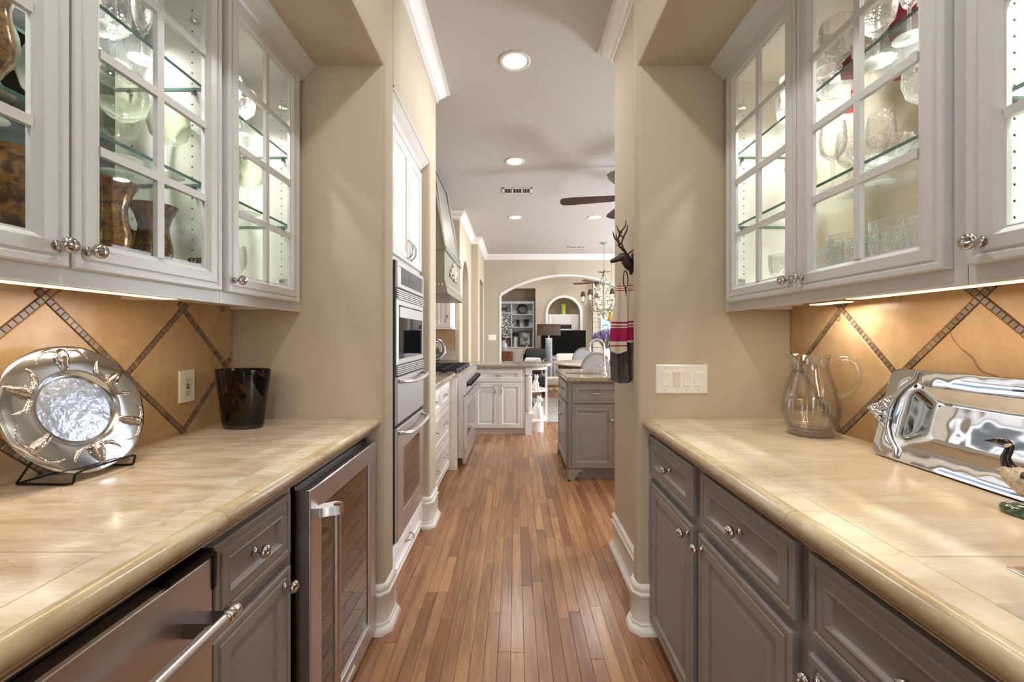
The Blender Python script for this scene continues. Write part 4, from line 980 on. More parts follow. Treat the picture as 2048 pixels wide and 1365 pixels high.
def drape(top, zlen, wt, wb, fold, nf, off, thick=.004, nx=22, nz=18, hemw=.0, ang=0):
    m = MB(); vs = []; fs = []
    for side in (0, 1):
        for j in range(nz+1):
            t = j/nz; w_ = wt+(wb-wt)*min(1, t*1.6)**.8
            for i in range(nx+1):
                u = i/nx-.5; y = math.sin(u*nf*2*PI+off)*fold*(.5+.5*t)+(thick if side else 0)+hemw*t
                x = u*w_+.006*math.sin(t*5+off); z = -t*zlen-(.01*math.cos(u*4) if t > .02 else abs(u)*.03)
                vs.append((x*math.cos(ang)-y*math.sin(ang), x*math.sin(ang)+y*math.cos(ang), z))
    n1 = (nx+1)*(nz+1)
    for j in range(nz):
        for i in range(nx):
            a = j*(nx+1)+i; fs.append((a, a+nx+1, a+nx+2, a+1)); fs.append((n1+a, n1+a+1, n1+a+nx+2, n1+a+nx+1))
    for j in range(nz):
        for i in (0, nx): a = j*(nx+1)+i; fs.append((a, n1+a, n1+a+nx+1, a+nx+1) if i else (a, a+nx+1, n1+a+nx+1, n1+a))
    for i in range(nx):
        for j in (0, nz): a = j*(nx+1)+i; fs.append((a, a+1, n1+a+1, n1+a) if j == 0 else (a, n1+a, n1+a+1, a+1))
    m.add(vs, fs); return m
TM = towel_mat()
tw = thing('striped_towel', 'cream kitchen towel with magenta stripes hanging from the deer hook', 'towel', (.535, 2.10, 1.540))
drape(None, .350, .030, .086, .010, 1.0, .4, ang=.1).build('front_fold', TM, tw, (-.014, -.018, 0), smooth=60)
drape(None, .300, .022, .060, .008, 1.0, 1.4, ang=-.1).build('back_fold', TM, tw, (.044, .004, .005), smooth=60)
KNIT = simple('grey_knit', (98,92,88), .95, var=.35, vscale=130, bump=1.0, bscale=260)
gt = drape(None, .50, .03, .110, .016, 2.0, 2.0, thick=.012, ang=.05).build('grey_towel', KNIT, None, (.548, 2.135, 1.535), smooth=60)
sb = gt.modifiers.new('rumple', 'DISPLACE'); tx = bpy.data.textures.new('rumple', 'CLOUDS'); tx.noise_scale = .03; sb.texture = tx; sb.strength = .012
gt['label'] = 'dark grey knitted towel hanging behind the striped towel'; gt['category'] = 'towel'
# ------------------------------------------------------------------ wall ovens
oc = thing('oven_cabinet', 'tall white cabinet built around the wall ovens', 'tall cabinet', (-.628, 1.936, 0), LROT)
m = MB(); m.box(0, 0, .0, .818, .55, 2.425); m.build('carcass', KCAB, oc, smooth=0)
for a, b, kx in ((.145, .462, .285), (.470, .787, .032)):
    d = panel(oc, 'door', a, 1.685, b, 2.325, RAISED, KCAB); pull(d, kx, .075, -.020, True)
d = panel(oc, 'drawer', .10, .022, .812, .212, DRAW, KCAB); pull(d, .36, .095, -.014)
m = MB(); m.mould([(0, 0), (.818, 0)], [(-d, z-.005) for d, z in CABCR]); m.build('crown_moulding', KCAB, oc, smooth=50)
mw = thing('built_in_microwave', 'stainless built-in microwave with vents in the white oven cabinet', 'microwave', (-.598, 2.09, 0), LROT); W_ = .61
m = MB(); m.box(0, .002, 1.066, W_, .0285, 1.652); m.build('housing', BLACK, mw, smooth=0)
m = MB(); m.rings(.004, 1.515, W_, 1.650, [(0,.002),(0,-.004),(.004,-.008),(.022,-.008),(.024,-.005),(.025,-.005)]); m.build('control_panel', STEEL, mw, smooth=20)
m = MB(); m.box(.09, -.0075, 1.535, W_-.05, -.005, 1.63); m.box(.24, -.0085, 1.55, .38, -.0075, 1.615); m.build('display', simple('grey_display', (88,92,96), .15), mw, smooth=0)
for z0_, n_ in ((1.458, 5), (1.068, 5)):
    for k in range(n_):
        m = MB(); m.box(.012, -.008, z0_+k*.0105, W_-.002, .001, z0_+k*.0105+.007); m.build('vent_slat', STEEL, mw, smooth=0)
m = MB(); m.rings(.010, 1.122, W_-.002, 1.456, [(0,.002),(0,-.004),(.004,-.006),(.028,-.006),(.029,-.003)], cap=False); m.build('door_frame', STEEL, mw, smooth=20)
mir = simple('dark_mirror_glass', (56,60,66), .03, metal=.9)
m = MB(); m.box(.036, -.005, 1.149, W_-.03, -.002, 1.43); m.build('glass_pane', mir, mw, smooth=0)
m = MB(); m.box(.050, -.0095, 1.365, W_-.045, -.005, 1.42); m.build('handle', STEEL, mw, smooth=0)
def bow_handle(m, x0, x1, y, z, out=.045, drop=.018):
    n = 14; m.tube([(x0+(x1-x0)*i/n, y-out*min(1, 4*math.sin(PI*i/n)), z-drop*math.sin(PI*i/n)) for i in range(n+1)], .011, 12, flat=.8)
wd = thing('warming_drawer', 'stainless warming drawer between the microwave and wall oven', 'warming drawer', (-.598, 2.09, 0), LROT)
m = MB(); m.box(.0, .004, .81, W_, .0285, 1.062); m.build('housing', BLACK, wd, smooth=0)
m = MB(); m.rings(.004, .822, W_, 1.058, [(0,.004),(0,-.004),(.004,-.008)]); m.build('drawer_front', STEEL, wd, smooth=20)
m = MB(); bow_handle(m, .03, W_-.03, -.008, 1.04); m.build('handle', STEEL, wd, smooth=60)
wo = thing('wall_oven', 'stainless wall oven with a dark window below the warming drawer', 'oven', (-.598, 2.09, 0), LROT)
m = MB(); m.box(.0, .004, .225, W_, .0285, .806); m.build('housing', BLACK, wo, smooth=0)
m = MB(); m.rings(.004, .228, W_, .800, [(0,.004),(0,-.004),(.004,-.008),(.12,-.008),(.121,-.005)], cap=False); m.build('door', STEEL, wo, smooth=20)
m = MB(); m.box(.12, -.0065, .345, W_-.12, -.004, .685); m.build('glass_pane', DGLASS, wo, smooth=0)
m = MB(); bow_handle(m, .03, W_-.03, -.008, .775, .05); m.build('handle', STEEL, wo, smooth=60)
# ------------------------------------------------------------------ kitchen run on the left
kb = base_cabinet('drawer_base_cabinet', 'white kitchen drawer cabinet beyond the oven wall', -.632, 2.975, LROT, .955, .62, KCAB, .872, .05)
for a, b in ((.03, .475), (.485, .935)):
    d = panel(kb, 'drawer', a, .650, b, .845, DRAW, KCAB); pull(d, (b-a)/2, .098, -.014)
for z0_, z1_ in ((.355, .640), (.058, .345)):
    d = panel(kb, 'drawer', .03, z0_, .935, z1_, DRAW, KCAB)
    pull(d, .25, (z1_-z0_)/2, -.014); pull(d, .70, (z1_-z0_)/2, -.014)
fp = MB(); fp.box(-.66, 3.935, 0, -.547, 3.972, .872); o = bevel(fp.build('end_panel', KCAB, smooth=0), .003, 2); o['label'] = 'white full-height end panel between the drawers and the range'; o['category'] = 'panel'
kt = MB(); kt.prism([(-1.298, 2.972), (-.575, 2.972), (-.575, 3.96), (-.545, 3.975), (-1.298, 3.975)], .875, .913)
o = bevel(kt.build('granite_worktop', GRAN, smooth=20), .006, 2); o['label'] = 'beige granite worktop on the white drawers before the range'; o['category'] = 'worktop'
# range
rg = thing('kitchen_range', 'large stainless kitchen range with black grates and knobs', 'range', (-.475, 3.985, 0), LROT); Wr = 1.13
m = MB(); m.box(0, .02, .10, Wr, .80, .905); m.build('body', STEEL, rg, smooth=0)
m = MB(); m.prism([(.0195, .70), (-.004, .705), (-.012, .88), (-.004, .905), (.0195, .908)], 0, Wr, 'x'); m.build('control_panel', STEEL, rg, smooth=0)
m = MB(); m.box(.004, -.004, .17, Wr-.004, .02, .69); bevel(m.build('oven_door', STEEL, rg, smooth=0), .003)
m = MB(); m.box(.03, .0, .04, Wr-.03, .03, .16); m.build('kick_panel', STEEL, rg, smooth=0)
m = MB(); m.box(.18, -.0055, .28, Wr-.18, -.004, .58); m.build('door_glass', DGLASS, rg, smooth=0)
m = MB(); m.tube([(.02, -.070, .685), (Wr-.02, -.070, .685)], .015, 16)
for x in (.03, Wr-.03): m.box(x-.02, -.07, .672, x+.02, 0, .698)
m.build('handle', STEEL, rg, smooth=50)
kn = MB(); kn.lathe([(.0001,0),(.028,0),(.028,.008),(.020,.012),(.0185,.038),(.016,.042),(.0001,.042)], 20, M=MY); kn.box(-.004, -.048, -.018, .004, -.03, .018); KN = kn.mesh('range_knob', [simple('black_knob', (22,22,24), .2)], 40)
for k in range(8): link(KN, 'control_knob', rg, (.08+k*.139, -.009, .80), (math.radians(-4), 0, 0))
CAST = simple('cast_iron', (22,22,23), .45)
for i in range(4):
    m = MB(); x0 = .015+i*.277; x1 = x0+.268
    for yy in (.09, .36, .40, .70): m.box(x0, yy-.007, .925, x1, yy+.007, .943)
    for xx in (x0+.007, x1-.007): m.box(xx-.007, .09, .925, xx+.007, .70, .943)
    for cy in (.225, .55):
        cx = (x0+x1)/2; m.box(cx-.006, cy-.13, .930, cx+.006, cy+.13, .946); m.box(x0, cy-.006, .930, x1, cy+.006, .946)
        m.lathe([(.0001,.912),(.040,.912),(.038,.926),(.0001,.928)], 16, c=(cx, cy, 0))
    for cy in (.09, .70):
        for xx in (x0+.007, x1-.007): m.box(xx-.008, cy-.008, .905, xx+.008, cy+.008, .93)
    m.build('grate', CAST, rg, smooth=0)
for x in (.05, Wr-.05):
    m = MB(); m.lathe([(.022,0),(.018,.03),(.018,.11)], 12, c=(x, .10, 0)); m.build('leg', STEELD, rg)
# hood
HB = simple('glazed_grey_hood_paint', (142,136,126), .4, var=.08, vscale=14)
hd = thing('range_hood', 'grey sculpted range hood with carved ornament above the range', 'range hood', (-.675, 4.0, 0), LROT); Wh = 1.13
m = MB(); m.box(0, 0, 1.80, Wh, .60, 2.11)
fb = .60
m.add([(0,0,2.11),(Wh,0,2.11),(Wh,fb,2.11),(0,fb,2.11),(.06,.16,3.03),(Wh-.06,.16,3.03),(Wh-.06,fb,3.03),(.06,fb,3.03)], [(0,1,5,4),(1,2,6,5),(2,3,7,6),(3,0,4,7),(4,5,6,7)])
m.build('body', HB, hd, smooth=0)
m = MB(); m.mould([(0, .6), (0, 0), (Wh, 0), (Wh, .6)][::-1], [(0,1.80),(.006,1.80),(.010,1.785),(.012,1.745),(.022,1.74),(.026,1.72),(.026,1.70),(.034,1.69),(.034,1.675),(0,1.675)]); m.box(0, 0, 1.676, Wh, .6, 1.80); m.build('cornice', HB, hd, smooth=40)
m = MB()
for k in range(34): m.box(.01+k*.033, -.020, 1.748, .01+k*.033+.016, -.010, 1.775)
for k in range(18): m.box(-.020, .01+k*.033, 1.748, -.010, .026+k*.033, 1.775)
m.build('dentil_band', simple('pale_dentil', (196,188,174), .5), hd, smooth=0, kind='stuff')
m = MB()
for (a, b, z_) in ((0, Wh, 2.11),): m.mould([(0, .6), (0, 0), (Wh, 0), (Wh, .6)][::-1], [(0,z_+.02),(.014,z_+.015),(.018,z_),(.014,z_-.015),(0,z_-.02)])
m.tube([(.0,.0,2.115),(.06,.16,3.03)], .014, 8); m.tube([(Wh,.0,2.115),(Wh-.06,.16,3.03)], .014, 8)
m.tube([(.10,.012,2.16),(.15,.14,2.98),(Wh-.15,.14,2.98),(Wh-.10,.012,2.16)], .010, 8, closed=True); m.build('moulding', HB, hd, smooth=50)
m = MB(); random.seed(5)
cx = Wh/2
for s in (-1, 1):
    m.tube([(cx,-.008,1.90),(cx+s*.06,-.012,1.92),(cx+s*.12,-.012,1.98),(cx+s*.18,-.012,1.95),(cx+s*.24,-.010,1.90),(cx+s*.30,-.008,1.92)], [.02,.018,.016,.014,.012,.005], 8)
    m.tube([(cx+s*.05,-.010,1.95),(cx+s*.08,-.012,2.02),(cx+s*.04,-.012,2.05)], [.012,.014,.006], 8)
    for k in range(9): m.ball((cx+s*(.03+.028*k), -.012, 1.92+.045*math.sin(k*1.3)), .022-.0012*k, .014, .020-.001*k, n=8, m=5)
for k in range(5): m.ball((cx, -.016, 1.88+.04*k), .026-.002*k, .018, .024, n=8, m=5)
m.build('carved_ornament', simple('pale_carving', (190,180,162), .5, bump=.5, bscale=90), hd, smooth=60)
# far-left wall: cabinet, tile, plate
wc2 = thing('small_wall_cabinet', 'white wall cabinet beyond the range hood', 'wall cabinet', (-1.296, 5.62, 0))
m = MB(); m.box(0, 0, 1.375, .44, .335, 2.25); m.box(-.0, -.01, 1.36, .45, .335, 1.375); m.build('carcass', KCAB, wc2, smooth=0)
d = panel(wc2, 'door', .015, 1.385, .215, 2.24, RAISED, KCAB); d = panel(wc2, 'door', .222, 1.385, .428, 2.24, RAISED, KCAB); knob(d, .175, .14, s=1.4); 
bs2 = thing('range_backsplash', 'tan tile backsplash with stone mosaic border beside the range', 'backsplash', (0, 0, 0))
KT = marble('tan_kitchen_tile', (190,156,122), (172,138,104), (196,160,120), (204,176,146), rough=.3, scale=5)
m = MB(); m.box(-1.2995, 5.951, .915, -.80, 5.9595, 1.40); m.box(-1.2995, 2.98, .915, -1.292, 5.95, 1.40); m.build('tile_field', KT, bs2, smooth=0)
m = MB()
for i in range(26):
    for j in range(26):
        x = -1.29+i*.019; z = .918+j*.0185
        if x > -.855 or z < 1.06: m.box(x, 5.945, z, x+.016, 5.951, z+.0155); m.rnd += [random.random()]*6
m.build('pebble_mosaic', simple('pale_stone_mosaic', (206,196,184), .4, var=.25, vscale=60), bs2, smooth=0, kind='stuff')
pp = thing('silver_plate', 'scalloped silver plate standing on the granite beside the range', 'plate', (X(868, 5.70), 5.70, 1.083), rot=(math.radians(-14), 0, math.radians(14)))
m = MB(); m.lathe([(.0001,0),(.09,0),(.105,.010),(.150,.016),(.158,.012),(.158,.016),(.150,.021),(.103,.015),(.088,.005),(.0001,.005)], 60, M=MY, rib=lambda a, z: .03*abs(math.sin(5*a))); m.build('dish', POLISH, pp, smooth=50)
ps = thing('small_plate_stand', 'dark wire stand under the scalloped silver plate', 'plate stand', (X(868, 5.70), 5.70, .915), math.radians(14))
m = MB()
for s in (-1, 1): m.tube([(s*.06,.08,.004),(s*.06,-.06,.004),(s*.06,-.068,.035)], .003, 6); m.tube([(s*.06,.08,.004),(s*.03,.05,.14)], .003, 6)
m.tube([(-.06,-.068,.02),(.06,-.068,.02)], .003, 6); m.build('wire_frame', BLACKW, ps)
# peninsula
pn = base_cabinet('peninsula_cabinet', 'white peninsula cabinet with one drawer and two doors', -.60, 5.355, 0, .728, .56, KCAB, .866, .085)
d = panel(pn, 'drawer', X(949.5,5.34)+.60, .682, X(1043,5.34)+.60, .838, DRAW, KCAB); pull(d, (X(1043,5.34)-X(949.5,5.34))/2, .078, -.014)
xm = X(996.8, 5.34)+.60
d = panel(pn, 'door', X(949,5.34)+.60, .090, xm-.003, .664, RAISED, KCAB); pull(d, xm-.003-X(949,5.34)-.60-.035, .50, -.02, True)
d = panel(pn, 'door', xm+.003, .090, X(1043.5,5.34)+.60, .664, RAISED, KCAB); pull(d, .035, .50, -.02, True)
cb = base_cabinet('corner_cabinet', 'white corner base between the range and the peninsula', -.62, 5.122, LROT, .80, .62, KCAB, .866, .06)
m = MB(); px0, px1 = .132, .219
m.box(px0, 5.33, .0, px1, 5.415, .275); m.box(px0, 5.33, .775, px1, 5.415, .866)
cx, cy, rr = (px0+px1)/2, 5.372, (px1-px0)/2
m.prism(rcorner(px0, 5.33, px1, 5.415, .022, 'abcd', 2), .32, .74)
m.lathe([(rr*1.25,.275),(rr*1.05,.292),(rr*.75,.300),(rr*.75,.308),(rr*1.2,.320)], 8, c=(cx, cy, 0)); m.lathe([(rr*1.2,.738),(rr*.75,.75),(rr*.6,.757),(rr*.95,.768),(rr*1.3,.776)], 8, c=(cx, cy, 0))
o = m.build('turned_post', KCAB, pn, (.60, -5.355, 0), smooth=30)
sh = thing('rounded_end_shelf', 'white rounded open shelf unit at the end of the peninsula', 'shelf unit', (.222, 5.62, 0))
def halfdisc(r, z0, z1, m, n=20): m.prism([(0, -r)]+[(r*math.sin(PI*i/n), -r*math.cos(PI*i/n)) for i in range(1, n)]+[(0, r)], z0, z1)
for nm, r, z0_, z1_ in (('shelf', .205, .535, .560), ('shelf', .205, .150, .185)): m = MB(); halfdisc(r, z0_, z1_, m); m.build(nm, KCAB, sh, smooth=30)
m = MB()
n = 20; o_ = [(.212*math.sin(PI*i/n), -.212*math.cos(PI*i/n)) for i in range(n+1)]; i_ = [(.192*math.sin(PI*i/n), -.192*math.cos(PI*i/n)) for i in range(n+1)]
m.prism(o_+i_[::-1], .825, .866); m.build('top_rail', KCAB, sh, smooth=30)
m = MB(); m.lathe([(.085,.0),(.085,.15)], 24, c=(.075, -.05, 0)); m.build('plinth', KCAB, sh)
m = MB(); m.box(.185, -.015, .10, .215, .015, .866); m.build('slim_post', KCAB, sh, smooth=0)
m = MB(); m.prism([(-1.298, 5.121), (-.60, 5.121), (-.56, 5.16), (-.545, 5.262), (-.52, 5.285)]+[(.15, 5.285)]+[(.15+.355*math.sin(PI*i/18), 5.64-.355*math.cos(PI*i/18)) for i in range(1, 18)]+[(.15, 5.995), (-.785, 5.995), (-.785, 5.944), (-1.298, 5.944)], .867, .906)
o = bevel(m.build('granite_worktop', GRANG, smooth=20), .008, 3); o['label'] = 'grey-beige granite top of the peninsula with a rounded end'; o['category'] = 'worktop'
def cat(name, label, loc, rz, s):
    t = thing(name, label, 'figurine', loc, rz); W = simple('white_ceramic', (236,236,232), .25)
    m = MB(); m.tube([(0,0,.0),(0,0,.02*s),(-.01*s,0,.07*s),(.005*s,0,.13*s),(.02*s,0,.17*s)], [.045*s,.055*s,.052*s,.036*s,.022*s], 14); m.ball((.03*s,0,.195*s), .036*s, .030*s, .030*s)
    m.tube([(.04*s,-.018*s,.12*s),(.05*s,-.02*s,.05*s),(.055*s,-.02*s,.0)], [.014*s,.012*s,.014*s], 8); m.tube([(.04*s,.018*s,.12*s),(.05*s,.02*s,.05*s),(.055*s,.02*s,.0)], [.014*s,.012*s,.014*s], 8); m.ball((.062*s,0,.188*s), .013*s)
    m.tube([(-.05*s,0,.012*s),(-.075*s,.02*s,.03*s),(-.07*s,.05*s,.07*s)], [.012*s,.010*s,.004*s], 8); m.build('body', W, t, smooth=60)
    m = MB()
    for e in (-1, 1): m.tube([(.025*s,e*.018*s,.215*s),(.022*s,e*.024*s,.248*s)], [.012*s,.001*s], 6)
    m.build('ear', W, t)
cat('cat_figurine', 'white cat figurine on the middle shelf of the peninsula end', (.272, 5.47, .5605), math.radians(-70), .86)
cat('cat_figurine', 'large white cat figurine on the bottom shelf of the peninsula end', (.295, 5.52, .1855), math.radians(-40), 1.25)
# ------------------------------------------------------------------ island
isl = thing('kitchen_island', 'taupe kitchen island cabinet with bracket feet', 'island', (.468, 3.655, 0)); IW, ID = 2.0, .86
m = MB(); m.box(0, 0, .105, IW, ID, .868); m.box(.06, .07, 0, IW-.06, ID-.07, .105); m.build('carcass', GCAB, isl, smooth=0)
d = panel(isl, 'drawer', .038, .684, .62, .848, DRAW, GCAB); pull(d, X(1193,3.64)-.506, .082, -.014)
d = panel(isl, 'door', .030, .118, .40, .666, RAISED, GCAB); knob(d, .34, .42)
d = panel(isl, 'door', .41, .118, .80, .666, RAISED, GCAB)

def side_panel(name, a, b, z0_, z1_, prof):
    m = MB(); w_, h_ = b-a, z1_-z0_; lim = min(w_, h_)/2-.004; m.rings(0, 0, w_, h_, [(min(i, lim), d) for i, d in prof])
    return m.build(name, GCAB, isl, (0, b, z0_), (0, 0, RROT), smooth=25)
d = side_panel('drawer', .035, .68, .684, .848, DRAW); pull(d, .32, .082, -.014)
d = side_panel('door', .035, .68, .118, .666, RAISED); knob(d, .40, .42)
def foot(x, y, sx, sy):
    m = MB(); P = [(0,0),(0,.012),(.010,.022),(.004,.05),(.0,.105),(.135,.105),(.128,.085),(.105,.082),(.088,.070),(.086,.060),(.098,.056),(.094,.046),(.078,.048),(.066,.036),(.060,.0)]
    m.prism([(x+sx*(a-.008), z) for a, z in P], y-.012*1, y+.014, 'y'); m.prism([(y+sy*(a-.012), z) for a, z in P], x-.010, x+.016, 'x'); return m
for (x, y, sx, sy) in ((0, 0, 1, 1), (IW, 0, -1, 1), (0, ID, 1, -1)): foot(x, y, sx, sy).build('bracket_foot', simple('glazed_taupe', (146,138,126), .4, var=.1), isl, smooth=25)
m = MB(); m.prism([(.447, 3.615), (2.52, 3.615), (2.52, 4.56), (.447, 4.56)], .870, .910)
it = m.build('granite_worktop', GRAN, smooth=0); bevel(it, .010, 3); it['label'] = 'beige granite worktop on the taupe island'; it['category'] = 'worktop'
sk = thing('island_sink', 'dark oval sink set into the island worktop', 'sink', (X(1168, 4.02), 4.02, .9105))
m = MB(); m.lathe([(.175,.0),(.180,.001),(.185,.001),(.185,.0015),(.170,.0016),(.160,.0012),(.0001,.0008)], 40, sy=.55); m.build('basin', simple('dark_sink_basin', (92,82,68), .25, metal=.4), sk, smooth=50)
fc = thing('gooseneck_faucet', 'chrome gooseneck faucet on the island', 'faucet', (X(1208, 3.86), 3.86, .910), 0)
m = MB(); m.lathe([(.0001,0),(.026,0),(.028,.006),(.020,.016),(.016,.030),(.019,.05),(.013,.07),(.012,.10),(.0001,.10)], 20)
n = 14; m.tube([(0,0,.08),(0,0,.26)]+[(-.066+.066*math.cos(PI*i/n), 0, .26+.066*math.sin(PI*i/n)) for i in range(1, n+1)]+[(-.134,0,.235)], .0085, 12); m.lathe([(.0001,0),(.012,0),(.013,.01),(.010,.03),(.0001,.03)], 14, c=(-.134,0,.212)); m.build('spout', CHROME, fc, smooth=60)
m = MB(); m.tube([(.014,-.01,.085),(.03,-.02,.11),(.034,-.02,.15),(.026,-.02,.165)], [.008,.009,.007,.004], 10); m.tube([(-.012,-.008,.06),(-.040,-.016,.085),(-.050,-.018,.10)], [.006,.0075,.005], 8); m.build('lever', CHROME, fc, smooth=60)
# ------------------------------------------------------------------ ceiling fixtures
LENS = simple('lit_can_lens', (255,246,232), .4, emit=(255,246,230), es=7)
CANLAB = {(0,1.0): 'recessed ceiling light over the pantry worktops', (0,-.5): 'added unseen ceiling light behind the camera', (0,2.69): 'largest recessed ceiling light in view, over the passage',
  (0,4.235): 'recessed ceiling light between the passage light and the square vent', (0,6.24): 'recessed ceiling light just beyond the larger ceiling vent', (1.18,6.24): 'recessed ceiling light beside the dark fan blade',
  (2.6,2.9): 'added unseen ceiling light over the near right of the kitchen', (2.6,4.7): 'added unseen ceiling light right of the ceiling fan', (2.6,6.24): 'added unseen ceiling light over the dining side of the kitchen'}
for c in CANS:
    if c in ((0,-.5),(2.6,2.9),(2.6,4.7),(2.6,6.24)): continue  # added unseen lamps have no fixture
    t = thing('recessed_ceiling_light', CANLAB[c], 'ceiling light', (c[0], c[1], CEILZ), group='recessed ceiling lights')
    m = MB(); m.lathe([(.080,0),(.100,0),(.101,-.003),(.098,-.006),(.082,-.005),(.078,-.002),(.070,-.0005),(.070,0)], 40); m.build('trim_ring', TRIM, t, smooth=50)
    m = MB(); m.lathe([(.0001,-.0015),(.0785,-.0015),(.0785,-.0005),(.0001,-.0005)], 32); m.build('lens', LENS, t, smooth=50)
def vent(label, x, y, w_, d_, cols):
    t = thing('ceiling_vent', label, 'vent', (x, y, CEILZ))
    m = MB(); m.box(-w_/2+.01, -d_/2+.01, -.002, w_/2-.01, d_/2-.01, 0); m.build('backing', simple('vent_shadow_gap', (62,56,50), .8), t, smooth=0)
    m = MB()
    for a, b, c_, d__ in ((-w_/2,-d_/2,w_/2,-d_/2+.022),(-w_/2,d_/2-.022,w_/2,d_/2),(-w_/2,-d_/2,-w_/2+.022,d_/2),(w_/2-.022,-d_/2,w_/2,d_/2)): m.box(a, b, -.008, c_, d__, 0)
    for k in range(1, cols): xx = -w_/2+w_*k/cols; m.box(xx-.006, -d_/2, -.008, xx+.006, d_/2, 0)
    m.build('frame', TRIM, t, smooth=0)
    n = 10
    for k in range(n):
        m = MB(); xx = -w_/2+.03+(w_-.06)*k/(n-1); m.prism([(xx-.003,-.002),(xx+.001,-.010),(xx+.003,-.010),(xx-.001,-.002)], -d_/2+.02, d_/2-.02, 'y'); m.build('slat', TRIM, t, smooth=0)
vent('large ceiling vent between two recessed lights in the kitchen', X(1034.5,5.08), 5.08, .36, .20, 3)
vent('narrow ceiling vent in front of the far wall crown', X(1153.5,8.30), 8.30, .36, .16, 4)
def fan(label, loc, R, a0, blade, body, rod, up=CEILZ):
    t = thing('ceiling_fan', label, 'ceiling fan', loc)
    m = MB(); m.lathe([(.0001,-.10),(.05,-.095),(.075,-.06),(.115,-.035),(.12,.02),(.09,.05),(.04,.065),(.015,.07),(.015,rod-.06),(.06,rod-.05),(.07,rod-.004),(.0001,rod-.002)], 28); m.build('motor', body, t, smooth=50)
    b = MB(); b.prism([(.16,-.035),(.22,-.055),(R-.10,-.072),(R-.02,-.060),(R,-.02),(R,.02),(R-.02,.060),(R-.10,.072),(.22,.055),(.16,.035)], -.004, .004)
    b.box(.08, -.016, -.008, .24, .016, -.003); me = b.mesh('fan_blade', blade, 20)
    for k in range(5): o = link(me, 'fan_blade', t, (0,0,-.02), (math.radians(13), 0, math.radians(a0+72*k)))
fan('dark wooden ceiling fan in the kitchen, mostly behind the right passage wall', (1.25, 4.35, 2.735), .78, 24, simple('dark_walnut_blade', (70,46,36), .4, var=.2, vscale=8), BRONZE, .305)
fan('dark ceiling fan seen through the arch in the living room', (X(1196,11.2), 11.2, 2.72), .70, 10, simple('faded_walnut_blade', (104,78,70), .45), BRONZE, .68)
# ------------------------------------------------------------------ far wall details
fs = thing('light_switch', 'white double rocker switch plate on the far wall left of the arch', 'light switch', (X(984,9.1), 9.0995, Z(675.5,9.1)))
m = MB(); m.rings(-.085, -.06, .085, .06, [(0,0),(0,-.004),(.004,-.007)]); m.build('cover_plate', WHITEP, fs, smooth=20)
for xc in (-.045, 0, .045): m = MB(); m.box(xc-.015, -.011, -.032, xc+.015, -.006, .032); m.build('rocker', WHITEP, fs, smooth=0)
# ------------------------------------------------------------------ dining area
TX, TY = 1.72, 7.95
rug = thing('area_rug', 'large grey and cream patterned rug under the dining table', 'rug', (TX, 7.45, 0))
t = NT('patterned_rug'); n = t.noise(t.pos((1,1.6,1)), 9, 5, .7, 2.5); t.lk(t.ramp(n, [(.3,(88,84,80)),(.42,(196,190,180)),(.5,(124,116,108)),(.58,(216,212,204)),(.7,(140,130,120))]), t.b.inputs['Base Color']); t.b.inputs['Roughness'].default_value = .95; RUGM = t.m
m = MB(); m.box(-1.40, -1.35, 0, 1.55, 1.0, .012); m.build('pile', RUGM, rug, smooth=0)
m = MB(); m.mould([(-1.40,-1.35),(1.55,-1.35),(1.55,1.0),(-1.40,1.0)], [(.02,0),(.02,.012),(-.03,.012),(-.03,0)], closed=True); m.build('border', simple('rug_border', (150,142,132), .95), rug, smooth=0)
WOODD = simple('dark_brown_wood', (74,50,38), .35, var=.2, vscale=10)
dt = thing('dining_table', 'round dining table with cream top and dark brown apron', 'dining table', (TX, TY, .012))
m = MB(); m.lathe([(.0001,.715),(.94,.715),(.965,.728),(.97,.742),(.955,.752),(.0001,.752)], 64); m.build('tabletop', simple('cream_tabletop', (206,196,180), .3), dt, smooth=40)
m = MB(); m.lathe([(.86,.60),(.89,.605),(.90,.715),(.0001,.715),(.0001,.60)], 64); m.build('apron', WOODD, dt, smooth=40)
m = MB(); m.lathe([(.30,0),(.32,.04),(.20,.08),(.10,.12),(.12,.30),(.08,.40),(.14,.55),(.25,.62)], 28); m.build('pedestal', WOODD, dt, smooth=50)
DCF = simple('weathered_chair_wood', (128,114,102), .5, var=.15, vscale=20); DCS = simple('grey_linen', (150,146,146), .85, var=.05)
